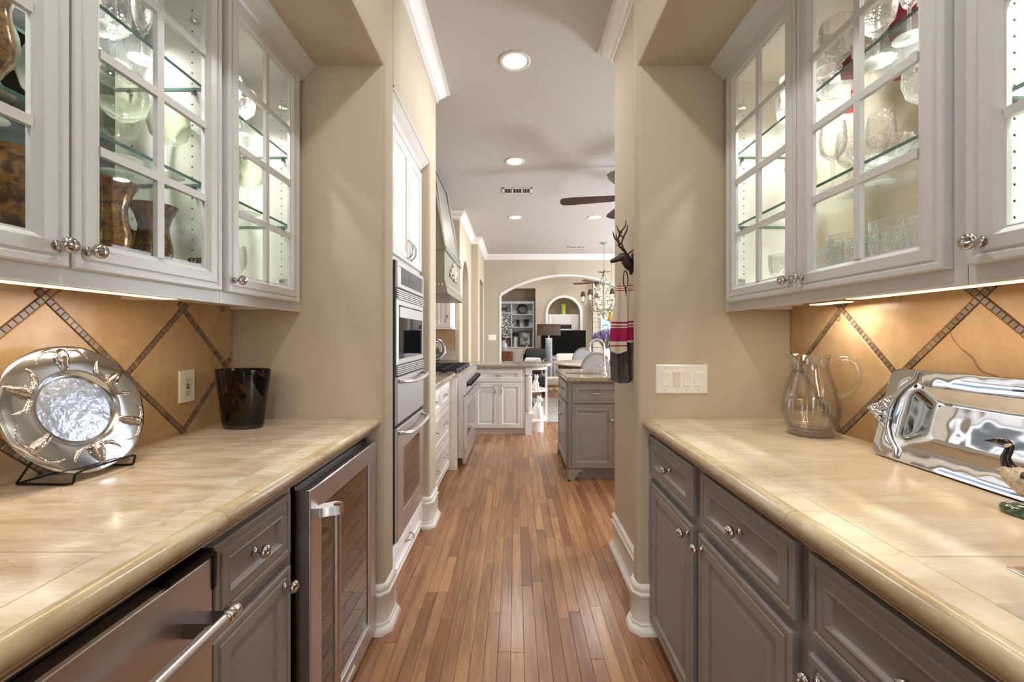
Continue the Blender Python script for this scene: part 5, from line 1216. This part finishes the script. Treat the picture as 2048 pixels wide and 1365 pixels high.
def round_chair(label, x, y, rz):
    t = thing('dining_chair', label, 'chair', (x, y, .012), rz, 'round-backed dining chairs at the table')
    n = 36; ring = [(.235*math.cos(2*PI*i/n), -.24-.10*(.27+.27*math.sin(2*PI*i/n)), .725+.255*math.sin(2*PI*i/n)) for i in range(n)]
    m = MB(); m.tube(ring, .020, 8, closed=True); m.build('backrest_frame', DCF, t, smooth=60)
    m = MB(); m.add([(p[0]*.93, p[1]+.008, .725+(p[2]-.725)*.93) for p in ring]+[(p[0]*.93, p[1]-.012, .725+(p[2]-.725)*.93) for p in ring], [tuple(range(n))[::-1], tuple(range(n, 2*n))]+[(i, (i+1)%n, n+(i+1)%n, n+i) for i in range(n)])
    m.build('backrest', DCS, t, smooth=30)
    m = MB(); loft(m, [[(p[0], p[2]+.02, z_) for p in rrect(w_, w_*.95, .10, 0)] for w_, z_ in ((.46,.40),(.50,.42),(.50,.46),(.46,.485),(.30,.495))]); m.build('seat', DCS, t, smooth=50)
    m = MB(); loft(m, [[(p[0], p[2]+.02, z_) for p in rrect(w_, w_*.95, .10, 0)] for w_, z_ in ((.49,.345),(.51,.35),(.51,.40),(.49,.405))]); m.build('seat_frame', DCF, t, smooth=50)
    for sx in (-1, 1):
        m = MB(); m.tube([(sx*.20,.20,.36),(sx*.20,.21,.30),(sx*.195,.215,0)], [.026,.022,.012], 10); m.build('leg', DCF, t)
        m = MB(); m.tube([(sx*.17,-.22,.50),(sx*.18,-.20,.34),(sx*.19,-.235,.15),(sx*.19,-.27,0)], [.020,.024,.018,.012], 10); m.build('leg', DCF, t)
round_chair('round-backed dining chair nearest the camera, seen behind the island faucet', X(1187,6.95), 6.95, math.radians(0))
round_chair('round-backed dining chair on the far side of the table, facing the camera', X(1171,8.95), 8.92, math.radians(180))
VW = simple('white_vase_ceramic', (224,222,216), .3, var=.08, vscale=14)
lv = thing('lavender_vase', 'white vase holding purple lavender on the dining table', 'vase', (X(1212,7.75), 7.75, .765))
m = MB(); m.lathe([(.0001,0),(.065,0),(.085,.05),(.095,.12),(.080,.20),(.055,.25),(.060,.27),(.054,.27),(.048,.25),(.0001,.24)], 28); m.build('vase', VW, lv, smooth=50)
random.seed(9); m = MB(); m2 = MB()
for k in range(150):
    a = random.random()*2*PI; sp = random.random()**.5; tx_, ty_ = sp*.25*math.cos(a), sp*.25*math.sin(a); h_ = .27+.36*(1-.35*sp)+random.uniform(-.05,.03)
    m.tube([(tx_*.08, ty_*.08, .24), (tx_*.5, ty_*.5, .24+(h_-.24)*.55), (tx_, ty_, h_)], .0022, 4)
    m2.tube([(tx_*.86, ty_*.86, h_-.09), (tx_, ty_, h_-.02), (tx_*1.06, ty_*1.06, h_+.02)], [.004,.012,.002], 5)
m.build('stems', simple('grey_green_stem', (104,108,84), .8), lv, kind='stuff'); m2.build('blossoms', simple('lavender_purple', (118,104,146), .8, var=.25, vscale=60), lv, kind='stuff')
# chandelier
GILT = simple('tarnished_gilt_metal', (150,132,104), .4, metal=.6, var=.35, vscale=60); VERD = simple('verdigris_metal', (148,160,144), .5, metal=.3, var=.2, vscale=40)
chd = thing('chandelier', 'ornate leafy metal chandelier with small dark shades over the dining table', 'chandelier', (X(1208,7.95), 7.95, 1.58))
TOPZ = CEILZ-1.58
m = MB(); m.lathe([(.0001,TOPZ-.035),(.02,TOPZ-.035),(.05,TOPZ-.015),(.072,TOPZ-.006),(.072,TOPZ-.001),(.0001,TOPZ-.001)], 24); m.build('canopy', VERD, chd, smooth=50)
m = MB(); z = TOPZ-.04; k = 0
while z > .96:
    rr_ = [(.010*math.cos(2*PI*i/10)*(1 if k%2 else 0), .010*math.cos(2*PI*i/10)*(0 if k%2 else 1), z-.018+.020*math.sin(2*PI*i/10)) for i in range(10)]
    m.tube(rr_, .0028, 5, closed=True); z -= .032; k += 1
m.build('chain', VERD, chd, kind='stuff')
m = MB(); m.lathe([(.0001,.0),(.012,.01),(.020,.035),(.010,.06),(.014,.09),(.03,.12),(.012,.16),(.010,.5),(.02,.60),(.035,.66),(.015,.72),(.010,.80),(.03,.86),(.022,.92),(.0001,.95)], 18)
m.build('stem', GILT, chd, smooth=50)
m = MB()
for k in range(6):
    a = 2*PI*k/6+.2; c_, s_ = math.cos(a), math.sin(a)
    m.tube([(.015*c_,.015*s_,.88),(.07*c_,.07*s_,.74),(.17*c_,.17*s_,.58),(.20*c_,.20*s_,.42),(.14*c_,.14*s_,.22),(.02*c_,.02*s_,.06)], .006, 6)
m.build('cage', VERD, chd, smooth=60)
m = MB(); random.seed(2)
def leaf(m, c, d, L, w_):
    d = Vector(d).normalized(); u = d.orthogonal().normalized(); n_ = d.cross(u); u = u*math.cos(random.random()*6)+n_*math.sin(random.random()*6); n_ = d.cross(u); c = Vector(c)
    P = [c, c+d*L*.4+u*w_, c+d*L+n_*L*.1, c+d*L*.4-u*w_, c+d*L*.4+n_*.004, c+d*L*.4-n_*.004]
    m.add([tuple(p) for p in P], [(0,1,4),(1,2,4),(2,3,4),(3,0,4),(1,0,5),(2,1,5),(3,2,5),(0,3,5)])
for k in range(130):
    a = random.random()*2*PI; z = random.uniform(.05,.72); r_ = .20*math.sin(PI*min(1, z/.75)*.9+.15)+random.uniform(0,.04)
    leaf(m, (r_*math.cos(a), r_*math.sin(a), z), (math.cos(a), math.sin(a), random.uniform(-.5,1)), .055, .013)
for k in range(12): a = 2*PI*k/12; leaf(m, (.02*math.cos(a), .02*math.sin(a), .90), (math.cos(a), math.sin(a), .15), .13, .012)
m.build('leaves', GILT, chd, smooth=0, kind='stuff')
SHD = NT('dark_brown_shade'); SHD.b.inputs['Base Color'].default_value = srgb((58,34,24)); SHD.b.inputs['Roughness'].default_value = .7; SHD.b.inputs['Emission Color'].default_value = srgb((180,120,80)); SHD.b.inputs['Emission Strength'].default_value = .12
GLOW = simple('glowing_candle_sleeve', (255,236,208), .5, emit=(255,226,190), es=1.6)
for k in range(6):
    a = 2*PI*k/6+PI-.35; c_, s_ = math.cos(a), math.sin(a); R_ = .40; g = MB()
    g.tube([(.03*c_,.03*s_,.20),(.14*c_,.14*s_,.16),(.27*c_,.27*s_,.17),(.37*c_,.37*s_,.24),(R_*c_,R_*s_,.33)], [.008,.007,.0065,.006,.005], 7)
    for q in range(6): leaf(g, ((.15+.045*q)*c_,(.15+.045*q)*s_,.17), (random.uniform(-1,1),random.uniform(-1,1),random.uniform(-.2,1)), .05, .012)
    g.lathe([(.0001,.33),(.034,.335),(.040,.35),(.012,.345)], 12, c=(R_*c_,R_*s_,0)); arm = g.build('arm', GILT, chd, smooth=50)
    g = MB(); g.lathe([(.012,.345),(.012,.45)], 12, c=(R_*c_,R_*s_,0)); g.build('candle_sleeve', GLOW, arm)
    g = MB(); g.shell([(.056,.445),(.030,.545),(.027,.545),(.053,.445)], 16, c=(R_*c_,R_*s_,0)); g.build('lamp_shade', SHD.m, arm)
for k in (0, 3):
    a = 2*PI*k/6+PI-.35; l = bpy.data.lights.new('chandelier_bulb', 'POINT'); l.energy = 4; l.color = (1,.8,.55); l.shadow_soft_size = .03
    o = bpy.data.objects.new('chandelier_bulb', l); COL.objects.link(o); o.location = (X(1208,7.95)+.40*math.cos(a), 7.95+.40*math.sin(a), 2.08)
# ------------------------------------------------------------------ living room
fl_ = thing('floor_lamp', 'floor lamp with a wide dark drum shade and thick grey column', 'floor lamp', (X(1097.5,10.6), 10.6, 0))
m = MB(); m.lathe([(.0001,0),(.16,0),(.16,.025),(.095,.03),(.0001,.03)], 28); m.build('base', simple('grey_lamp_column', (128,134,138), .45), fl_)
m = MB(); m.lathe([(.088,.03),(.088,1.20),(.08,1.21),(.0001,1.21)], 28); m.build('column', simple('grey_lamp_column_', (122,130,136), .4), fl_, smooth=50)
m = MB(); m.lathe([(.012,1.21),(.012,1.42)], 12); m.build('stem', CHROME, fl_)
SH2 = NT('dark_drum_shade'); SH2.b.inputs['Base Color'].default_value = srgb((74,62,62)); SH2.b.inputs['Roughness'].default_value = .8; SH2.b.inputs['Transmission Weight'].default_value = 0
tl = SH2.node('ShaderNodeBsdfTranslucent'); tl.inputs[0].default_value = (.20,.165,.155,1); mx = SH2.node('ShaderNodeMixShader'); mx.inputs[0].default_value = .5
SH2.lk(SH2.b.outputs[0], mx.inputs[1]); SH2.lk(tl.outputs[0], mx.inputs[2]); SH2.lk(mx.outputs[0], SH2.out.inputs[0])
zt_, zb_ = Z(649,10.6), Z(671.5,10.6)
m = MB(); m.shell([(.30,zb_),(.30,zt_),(.298,zt_),(.298,zb_)], 40); m.build('lamp_shade', SH2.m, fl_, smooth=50)
l = bpy.data.lights.new('lamp_bulb', 'POINT'); l.energy = 22; l.color = (1,.82,.66); l.shadow_soft_size = .03; o = bpy.data.objects.new('lamp_bulb', l); COL.objects.link(o); o.location = (X(1097.5,10.6), 10.52, (zt_+zb_)/2)
m = MB(); m.ball((0,0,(zt_+zb_)/2), .035); m.build('bulb', GLOW, fl_)
tv = thing('television', 'large black flat television on the white console', 'television', (X(1127,12.15), 12.15, Z(661,12.15)))
wv_, hv_ = (X(1172,12.15)-X(1082,12.15))/2, Z(661,12.15)-Z(711,12.15)
m = MB(); m.box(-wv_, 0, -hv_, wv_, .05, 0); bevel(m.build('housing', BLACK, tv, smooth=0), .006, 2)
m = MB(); m.box(-wv_+.015, -.003, -hv_+.02, wv_-.015, 0, -.015); m.build('screen', simple('black_screen', (4,4,5), .3, spec=.15), tv, smooth=0)
m = MB(); m.box(-.25, -.08, -hv_-.045, .25, .12, -hv_-.03); m.box(-.05, .01, -hv_-.04, .05, .04, -hv_+.05); m.build('stand', BLACK, tv, smooth=0)
cs = thing('media_console', 'low white media console under the television', 'console', (X(1134,12.1), 12.3, 0))
ztc = Z(661,12.15)-hv_-.046; m = MB(); m.box(-.80, -.30, ztc-.04, .80, .19, ztc); m.box(-.77, -.27, .0, .77, .19, ztc-.04); m.build('carcass', TRIM, cs, smooth=0)
m = MB(); m.box(-.33, -.275, .30, .33, -.27, ztc-.07); m.build('black_recess', BLACK, cs, smooth=0)
for a, b in ((-.75,-.35),(.35,.75)): panel(cs, 'door', a, .06, b, ztc-.06, DRAW, TRIM, y=-.27)
# arched niche built-in
nc = thing('niche_cabinet', 'white beaded cabinet doors in the arched niche above the television', 'cabinet', (ncx, 12.62, 0))
zt2, zm = Z(629,12.62), Z(660.5,12.62)
m = MB(); m.box(-nr+.003, 0, nbot+.002, nr-.003, .32, zt2); m.build('carcass', TRIM, nc, smooth=0)
BEAD = [(0,0),(0,-.012),(.004,-.015),(.05,-.015),(.054,-.008)]
for a, b in ((-nr+.03, -.27), (-.26, .26), (.27, nr-.03)):
    z_ = zm if abs((a+b)/2) > .1 else Z(649,12.62)
    d = panel(nc, 'door', a, z_, b, zt2-.03, BEAD, TRIM); wd_ = b-a; k = int(wd_/.06)
    m = MB()
    for q in range(1, k-1): m.box(.05+q*.06, -.011, .06, .05+q*.06+.045, -.007, zt2-.03-z_-.06)
    m.build('bead', TRIM, d, smooth=0, kind='stuff')
m = MB(); m.box(-.24, -.006, Z(658,12.62), .24, -.001, Z(650,12.62)); m.build('speaker_opening', BLACK, nc, smooth=0)
gv = thing('green_glass_vase', 'lime green ruffled glass vase in the arched niche', 'vase', (X(1127,12.75), 12.75, zt2))
m = MB(); m.lathe([(.0001,0),(.075,0),(.08,.02),(.062,.12),(.066,.22),(.095,.31),(.088,.31),(.058,.22),(.0001,.05)], 28, rib=lambda a, z: .10*math.cos(5*a)*max(0, z-.18)/.13); m.build('body', simple('lime_glass', (168,196,40), .1, coat=1), gv, smooth=50)
# bookcase in the recess
BY = 12.85
bk = thing('built_in_bookcase', 'white built-in bookcase seen through the arch', 'bookcase', (0, BY, 0)); bx0, bx1 = lx0+.005, X(1068.5,BY)
zcab, ztop_ = Z(694.5,BY), Z(604,BY); xd = X(1023,BY)
m = MB(); m.box(bx0, .30, 0, bx1, .33, ztop_)
for a, b in ((bx0, bx0+.03), (xd-.02, xd+.02), (bx1-.05, bx1)): m.box(a, 0, zcab, b, .30, ztop_)
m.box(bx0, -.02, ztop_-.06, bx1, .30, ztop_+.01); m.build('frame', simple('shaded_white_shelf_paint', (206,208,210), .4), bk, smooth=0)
m = MB(); m.box(bx0, 0, 0, bx1, .30, zcab-.03); m.build('base', TRIM, bk, smooth=0)
m = MB(); m.box(bx0, -.04, zcab-.03, bx1, .30, zcab); m.build('counter', TRIM, bk, smooth=0)
for py in (629.5, 654.5): m = MB(); m.box(xd+.02, .01, Z(py+1,BY), bx1-.05, .30, Z(py-.6,BY)); m.build('shelf', TRIM, bk, smooth=0)
for py in (626.5, 653, 674): m = MB(); m.box(bx0+.03, .01, Z(py+1,BY), xd-.02, .30, Z(py-.6,BY)); m.build('shelf', TRIM, bk, smooth=0)
for a, b in ((bx0+.03, X(1012,BY)), (X(1013,BY), X(1030,BY)), (X(1031,BY), X(1042,BY))): panel(bk, 'door', a, .08, b, zcab-.06, BEAD, TRIM)
m = MB(); m.rings(X(1043,BY), .08, X(1068,BY), zcab-.05, [(0,0),(0,-.02),(.05,-.02),(.052,0)], cap=False); m.build('door_frame', TRIM, bk, smooth=0)
m = MB(); m.box(X(1043,BY)+.052, -.004, .13, X(1068,BY)-.052, -.001, zcab-.10); m.build('dark_glass_pane', simple('navy_dark_glass', (26,34,46), .1), bk, smooth=0)
DK = simple('dark_display_glaze', (34,40,44), .25, var=.3, vscale=40)
dpl = thing('display_plate', 'round dark blue plate standing on the top right bookcase shelf', 'plate', (X(1045,12.98), 12.98, Z(628.9,BY)+.003), rot=(math.radians(-8),0,0))
m = MB(); m.lathe([(.0001,0),(.10,.004),(.155,.012),(.160,.016),(.155,.020),(.10,.010),(.0001,.006)], 40, M=MY, c=(0,0,.160)); m.build('dish', simple('black_plate_rim', (22,26,30), .25), dpl, smooth=50)
m = MB(); m.lathe([(.0001,.0075),(.095,.0115),(.11,.0135),(.0001,.0095)], 32, M=MY, c=(0,0,.160)); m.build('painted_centre', mottled('painted_blue_brown', [(.35,(40,76,96)),(.5,(96,84,70)),(.65,(60,62,60))], 18, .25), dpl, smooth=50)
for i, (px, lab) in enumerate(((1036, 'dark letter-shaped figured vase on the middle bookcase shelf'), (1053, 'dark flared vase on the middle bookcase shelf'))):
    v_ = thing('dark_vase', lab, 'vase', (X(px,12.97), 12.97, Z(653.9,BY)+.003)); m = MB()
    if i: m.lathe([(.0001,0),(.045,0),(.05,.01),(.045,.05),(.06,.12),(.098,.225),(.09,.225),(.05,.11),(.0001,.05)], 24)
    else: m.lathe([(.0001,0),(.06,0),(.065,.03),(.035,.07),(.065,.12),(.03,.16),(.075,.215),(.066,.215),(.0001,.17)], 24)
    m.build('body', DK, v_, smooth=50)
pf = thing('picture_frame', 'black framed black and white photograph on the bookcase counter', 'picture frame', (X(1050,12.95), 12.95, zcab+.001), rot=(math.radians(-6),0,0))
fw_, fh_ = X(1063,12.95)-X(1036.5,12.95), Z(661,12.95)-zcab-.01
m = MB(); m.rings(-fw_/2, 0, fw_/2, fh_, [(0,.02),(0,-.01),(.01,-.015),(.055,-.012),(.06,-.002)], cap=False); m.build('frame', BLACK, pf, smooth=20)
t = NT('monochrome_photograph'); n = t.noise(t.pos(), 9, 4, .5, .6); t.lk(t.ramp(n, [(.35,(60,56,54)),(.5,(150,144,140)),(.62,(226,222,216))]), t.b.inputs['Base Color'])
m = MB(); m.box(-fw_/2+.058, -.004, .058, fw_/2-.058, .0, fh_-.058); m.build('photograph', t.m, pf, smooth=0)
sl_ = thing('table_lamp', 'small white table lamp with a black shade on the bookcase counter', 'lamp', (X(1030.5,12.98), 12.98, zcab+.001))
m = MB(); m.lathe([(.0001,0),(.07,0),(.06,.04),(.045,.12),(.06,.25),(.03,.34),(.0001,.36)], 20); m.build('base', VW, sl_, smooth=50)
m = MB(); m.lathe([(.085,.34),(.06,.46),(.0001,.46)], 20); m.build('lamp_shade', BLACK, sl_)
bkc = [(112,66,40),(190,170,140),(60,62,70),(140,100,60),(84,40,32),(206,196,178)]
bkd = ['short brown leather book', 'cream spined book', 'slate blue book', 'tan book', 'dark red book', 'pale linen book']
for i in range(5):
    bw_ = .038; x = X(1007,12.9)+i*.044; h_ = .22+.02*((i*7)%3)
    t_ = thing('book', bkd[i]+' standing on the low left bookcase shelf', 'book', (x, 12.92, zcab+.001), group='books on the bookcase'); m = MB(); m.box(0, 0, 0, bw_, .16, h_); m.build('cover', simple('book_cover', bkc[i], .6), t_, smooth=0)
    m = MB(); m.box(.004, .004, h_, bw_-.004, .155, h_+.0015); m.build('pages', IVORY, t_, smooth=0)
m = MB(); dkv = thing('dark_figurine', 'dark horse-shaped figurine on the top left bookcase shelf', 'figurine', (X(1008,12.95), 12.95, Z(625.9,BY)+.003))
m.tube([(-.10,0,.03),(-.06,0,.10),(.0,0,.12),(.06,0,.11),(.09,0,.03)], [.012,.03,.036,.03,.012], 10); m.tube([(.05,0,.12),(.08,0,.18),(.12,0,.17)], [.02,.016,.01], 8); m.build('body', DK, dkv, smooth=60)
# flowering branches in a patterned vase, wooden chest
bv = thing('branch_vase', 'blue and white vase with white blossoming branches left of the bookcase', 'vase', (X(1006,10.6), 10.6, .89))
m = MB(); m.lathe([(.0001,0),(.07,0),(.10,.05),(.115,.12),(.095,.19),(.05,.23),(.055,.26),(.0001,.25)], 24); m.build('vase', mottled('blue_white_porcelain', [(.4,(80,104,130)),(.52,(220,224,226)),(.64,(120,140,156))], 30, .15), bv, smooth=50)
random.seed(21); m = MB(); m2 = MB(); m3 = MB()
for k in range(26):
    a = random.random()*2*PI; L = random.uniform(.35,.85); sp = random.uniform(.08,.42); P = [(0,0,.22),(sp*.3*math.cos(a),sp*.3*math.sin(a),.22+L*.4),(sp*math.cos(a),sp*math.sin(a),.22+L)]
    m.tube(P, [.006,.005,.002], 5)
    for q in range(11):
        t_ = random.uniform(.3,1.05); bx = Vector(P[0]).lerp(Vector(P[1]), min(1, t_*2)) if t_ < .5 else Vector(P[1]).lerp(Vector(P[2]), t_*2-1)
        b_ = bx+Vector((random.uniform(-.05,.05), random.uniform(-.05,.05), random.uniform(-.04,.05)))
        if q % 2: m2.ball(b_, .019+.010*random.random(), rz=.014, n=6, m=4)
        else: leaf(m3, b_, (random.uniform(-1,1),random.uniform(-1,1),random.uniform(-.3,1)), .07, .017)
m.build('branches', simple('brown_twig', (84,66,50), .8), bv, kind='stuff'); m2.build('blossoms', simple('white_blossom', (232,234,226), .7), bv, kind='stuff'); m3.build('leaves', simple('grey_green_leaf', (96,116,84), .7), bv, smooth=0, kind='stuff')
wbx = thing('wooden_chest', 'reddish brown wooden chest below the blossoming branches', 'chest', (X(1001,10.6), 10.4, 0))
WD = simple('reddish_brown_wood', (122,70,40), .4, var=.3, vscale=14); m = MB(); cwx = X(1033,10.4)-X(1001,10.4)
m.box(-.1, 0, .02, cwx-.12, .45, .84); m.build('carcass', WD, wbx, smooth=0); m = MB(); m.box(-.12, -.02, .84, cwx-.10, .47, .87); m.build('lid', WD, wbx, smooth=0)
for k in range(3): m = MB(); m.box(-.08+k*(cwx)/3, -.012, .10+0*k, -.08+(k+.85)*cwx/3, 0, .78); m.build('door', WD, wbx, smooth=0)
stp = MB()
for k in range(9): stp.box(cwx-.115, .05*k, .06+0*k, cwx-.075, .05*k+.03, .86)
stp.build('carved_edge', simple('carved_grey_wood', (126,104,92), .6), wbx, smooth=0, kind='stuff')
# armchair, ottoman, sofa
def cushion(m, x0, y0, z0, x1, y1, z1, r=.05):
    w_, d_ = x1-x0, y1-y0; cx, cy = (x0+x1)/2, (y0+y1)/2
    loft(m, [[(p[0]+cx, p[2]+cy, z_) for p in rrect(w_-2*i, d_-2*i, r, 0)] for i, z_ in ((r*.6, z0), (0, z0+r*.5), (0, z1-r*.6), (r*.5, z1-r*.12), (r*1.5, z1))])
GF = simple('dark_grey_upholstery', (58,58,62), .85); CF = simple('cream_upholstery', (214,204,186), .85); WF = simple('white_upholstery', (222,220,218), .85)
ac = thing('armchair', 'dark upholstered armchair with curved brown wooden arms and white pillow', 'armchair', (X(1066,10.9), 10.9, 0), math.radians(-25))
m = MB(); cushion(m, -.34, -.32, .30, .34, .34, .50); m.build('seat', GF, ac, smooth=50)
m = MB(); cushion(m, -.33, .24, .45, .33, .40, .93); m.build('backrest', GF, ac, smooth=50)
AW = simple('light_brown_chair_wood', (150,126,106), .45)
for s in (-1, 1):
    m = MB(); m.tube([(s*.37,-.34,.0),(s*.38,-.34,.42),(s*.39,-.30,.62),(s*.38,-.05,.70),(s*.37,.25,.80),(s*.35,.42,1.00)], [.02,.024,.026,.028,.026,.02], 10, flat=.7); m.build('arm', AW, ac, smooth=60)
    m = MB(); m.tube([(s*.34,.36,.45),(s*.34,.44,0)], [.024,.016], 8); m.build('leg', AW, ac)
pi_ = MB(); cushion(pi_, -.22, -.14, 0, .22, .14, .16, .06); o = pi_.build('throw_pillow', WF, None, (X(1066,10.9), 10.93, .512), (math.radians(40), 0, math.radians(-20)), smooth=60); o['label'] = 'white throw pillow on the dark armchair'; o['category'] = 'pillow'
ott = thing('ottoman', 'cream round-cornered ottoman behind the peninsula end', 'ottoman', (X(1107,9.6), 9.6, 0))
m = MB(); cushion(m, -.22, -.20, .13, .22, .20, .32, .07); m.build('cushion', CF, ott, smooth=50)
m = MB(); m.box(-.21, -.19, .10, .21, .19, .135); m.build('frame', AW, ott, smooth=0)
for sx in (-1, 1):
    for sy in (-1, 1): m = MB(); m.tube([(sx*.18,sy*.16,.10),(sx*.19,sy*.17,0)], [.022,.014], 8); m.build('leg', AW, ott)
sf = thing('white_armchair', 'white upholstered armchair beside the floor lamp', 'armchair', (X(1136,11.6), 11.5, 0), math.radians(180))
m = MB(); cushion(m, -.36, -.34, .16, .36, .38, .46); m.build('seat', WF, sf, smooth=50)
m = MB(); cushion(m, -.38, .25, .20, .38, .42, .80, .07); m.build('backrest', WF, sf, smooth=50)
for s in (-1, 1): m = MB(); cushion(m, s*.38-.08, -.32, .12, s*.38+.08, .36, .60, .05); m.build('arm', WF, sf, smooth=50)
for s in (-1, 1):
    for q in (-1, 1): m = MB(); m.tube([(s*.34,q*.28,.14),(s*.34,q*.28,0)], .02, 8); m.build('leg', WOODD, sf)
bn = thing('dark_bench', 'black low bench seen under the peninsula counter end', 'bench', (X(1062,8.9), 8.9, 0))
m = MB(); cushion(m, -.42, -.22, .22, .30, .22, .42, .04); m.build('cushion', GF, bn, smooth=50)
for sx in (-.38, .26):
    for sy in (-.18, .18): m = MB(); m.box(sx-.02, sy-.02, 0, sx+.02, sy+.02, .23); m.build('leg', BLACK, bn, smooth=0)
# stone chimney breast with a window picture and yellow vase
stf = thing('stone_wall_panel', 'pale stacked stone column right of the television', 'stone column', (0, 12.4, 0))
STN = mottled('pale_limestone', [(.3,(176,168,152)),(.5,(206,200,186)),(.7,(224,220,208))], 9, .8, coat=0); x0s, x1s = X(1186,12.4), X(1252,12.4)
m = MB(); m.box(x0s+.01, .03, 0, x1s, .49, 3.38); m.build('core', simple('stone_mortar', (190,182,168), .9), stf, smooth=0)
random.seed(4); z = .0; row = 0
while z < 3.3:
    h_ = random.choice((.12,.16,.20)); x = x0s
    while x < x1s-.02:
        w_ = random.uniform(.18,.42); x2 = min(x+w_, x1s)
        if x1s-x2 < .08: x2 = x1s
        m = MB(); d_ = random.uniform(0,.02); m.box(x+.004, -d_, z+.004, x2-.004, .04, z+h_-.004); m.build('stone', STN, stf, smooth=0); x = x2
    z += h_
wn = thing('framed_picture', 'bright framed picture with teal and green leaves on the stone column', 'picture', (X(1218,12.3), 12.37, 0))
xa, xb, za, zb_ = X(1201,12.37)-X(1218,12.3), X(1240,12.37)-X(1218,12.3), Z(667,12.37), Z(636,12.37)
m = MB(); m.rings(xa, za, xb, zb_, [(0,.02),(0,-.02),(.02,-.024),(.03,-.01)], cap=False); m.build('frame', TRIM, wn, smooth=0)
t = NT('leaf_print'); n = t.noise(t.pos((1,1,1)), 7, 4, .6, 1); t.lk(t.ramp(n, [(.38,(70,150,140)),(.47,(170,226,206)),(.55,(240,244,244)),(.75,(250,250,250))]), t.b.inputs['Base Color'])
m = MB(); m.box(xa+.03, -.012, za+.03, xb-.03, 0, zb_-.03); m.build('print', t.m, wn, smooth=0)
yv = thing('yellow_pendant', 'yellow pear-shaped ornament hanging at the right of the chandelier', 'ornament', (X(1223,8.6), 8.6, Z(645,8.6)))
m = MB(); m.lathe([(.0001,0),(.05,.01),(.075,.06),(.065,.13),(.035,.20),(.012,.24),(.0001,.245)], 20); m.build('body', simple('yellow_glass', (214,168,40), .2, coat=1), yv, smooth=50)
m = MB(); m.tube([(0,0,.24),(0,0,CEILZ-Z(645,8.6))], .003, 5); m.build('cord', BLACK, yv)
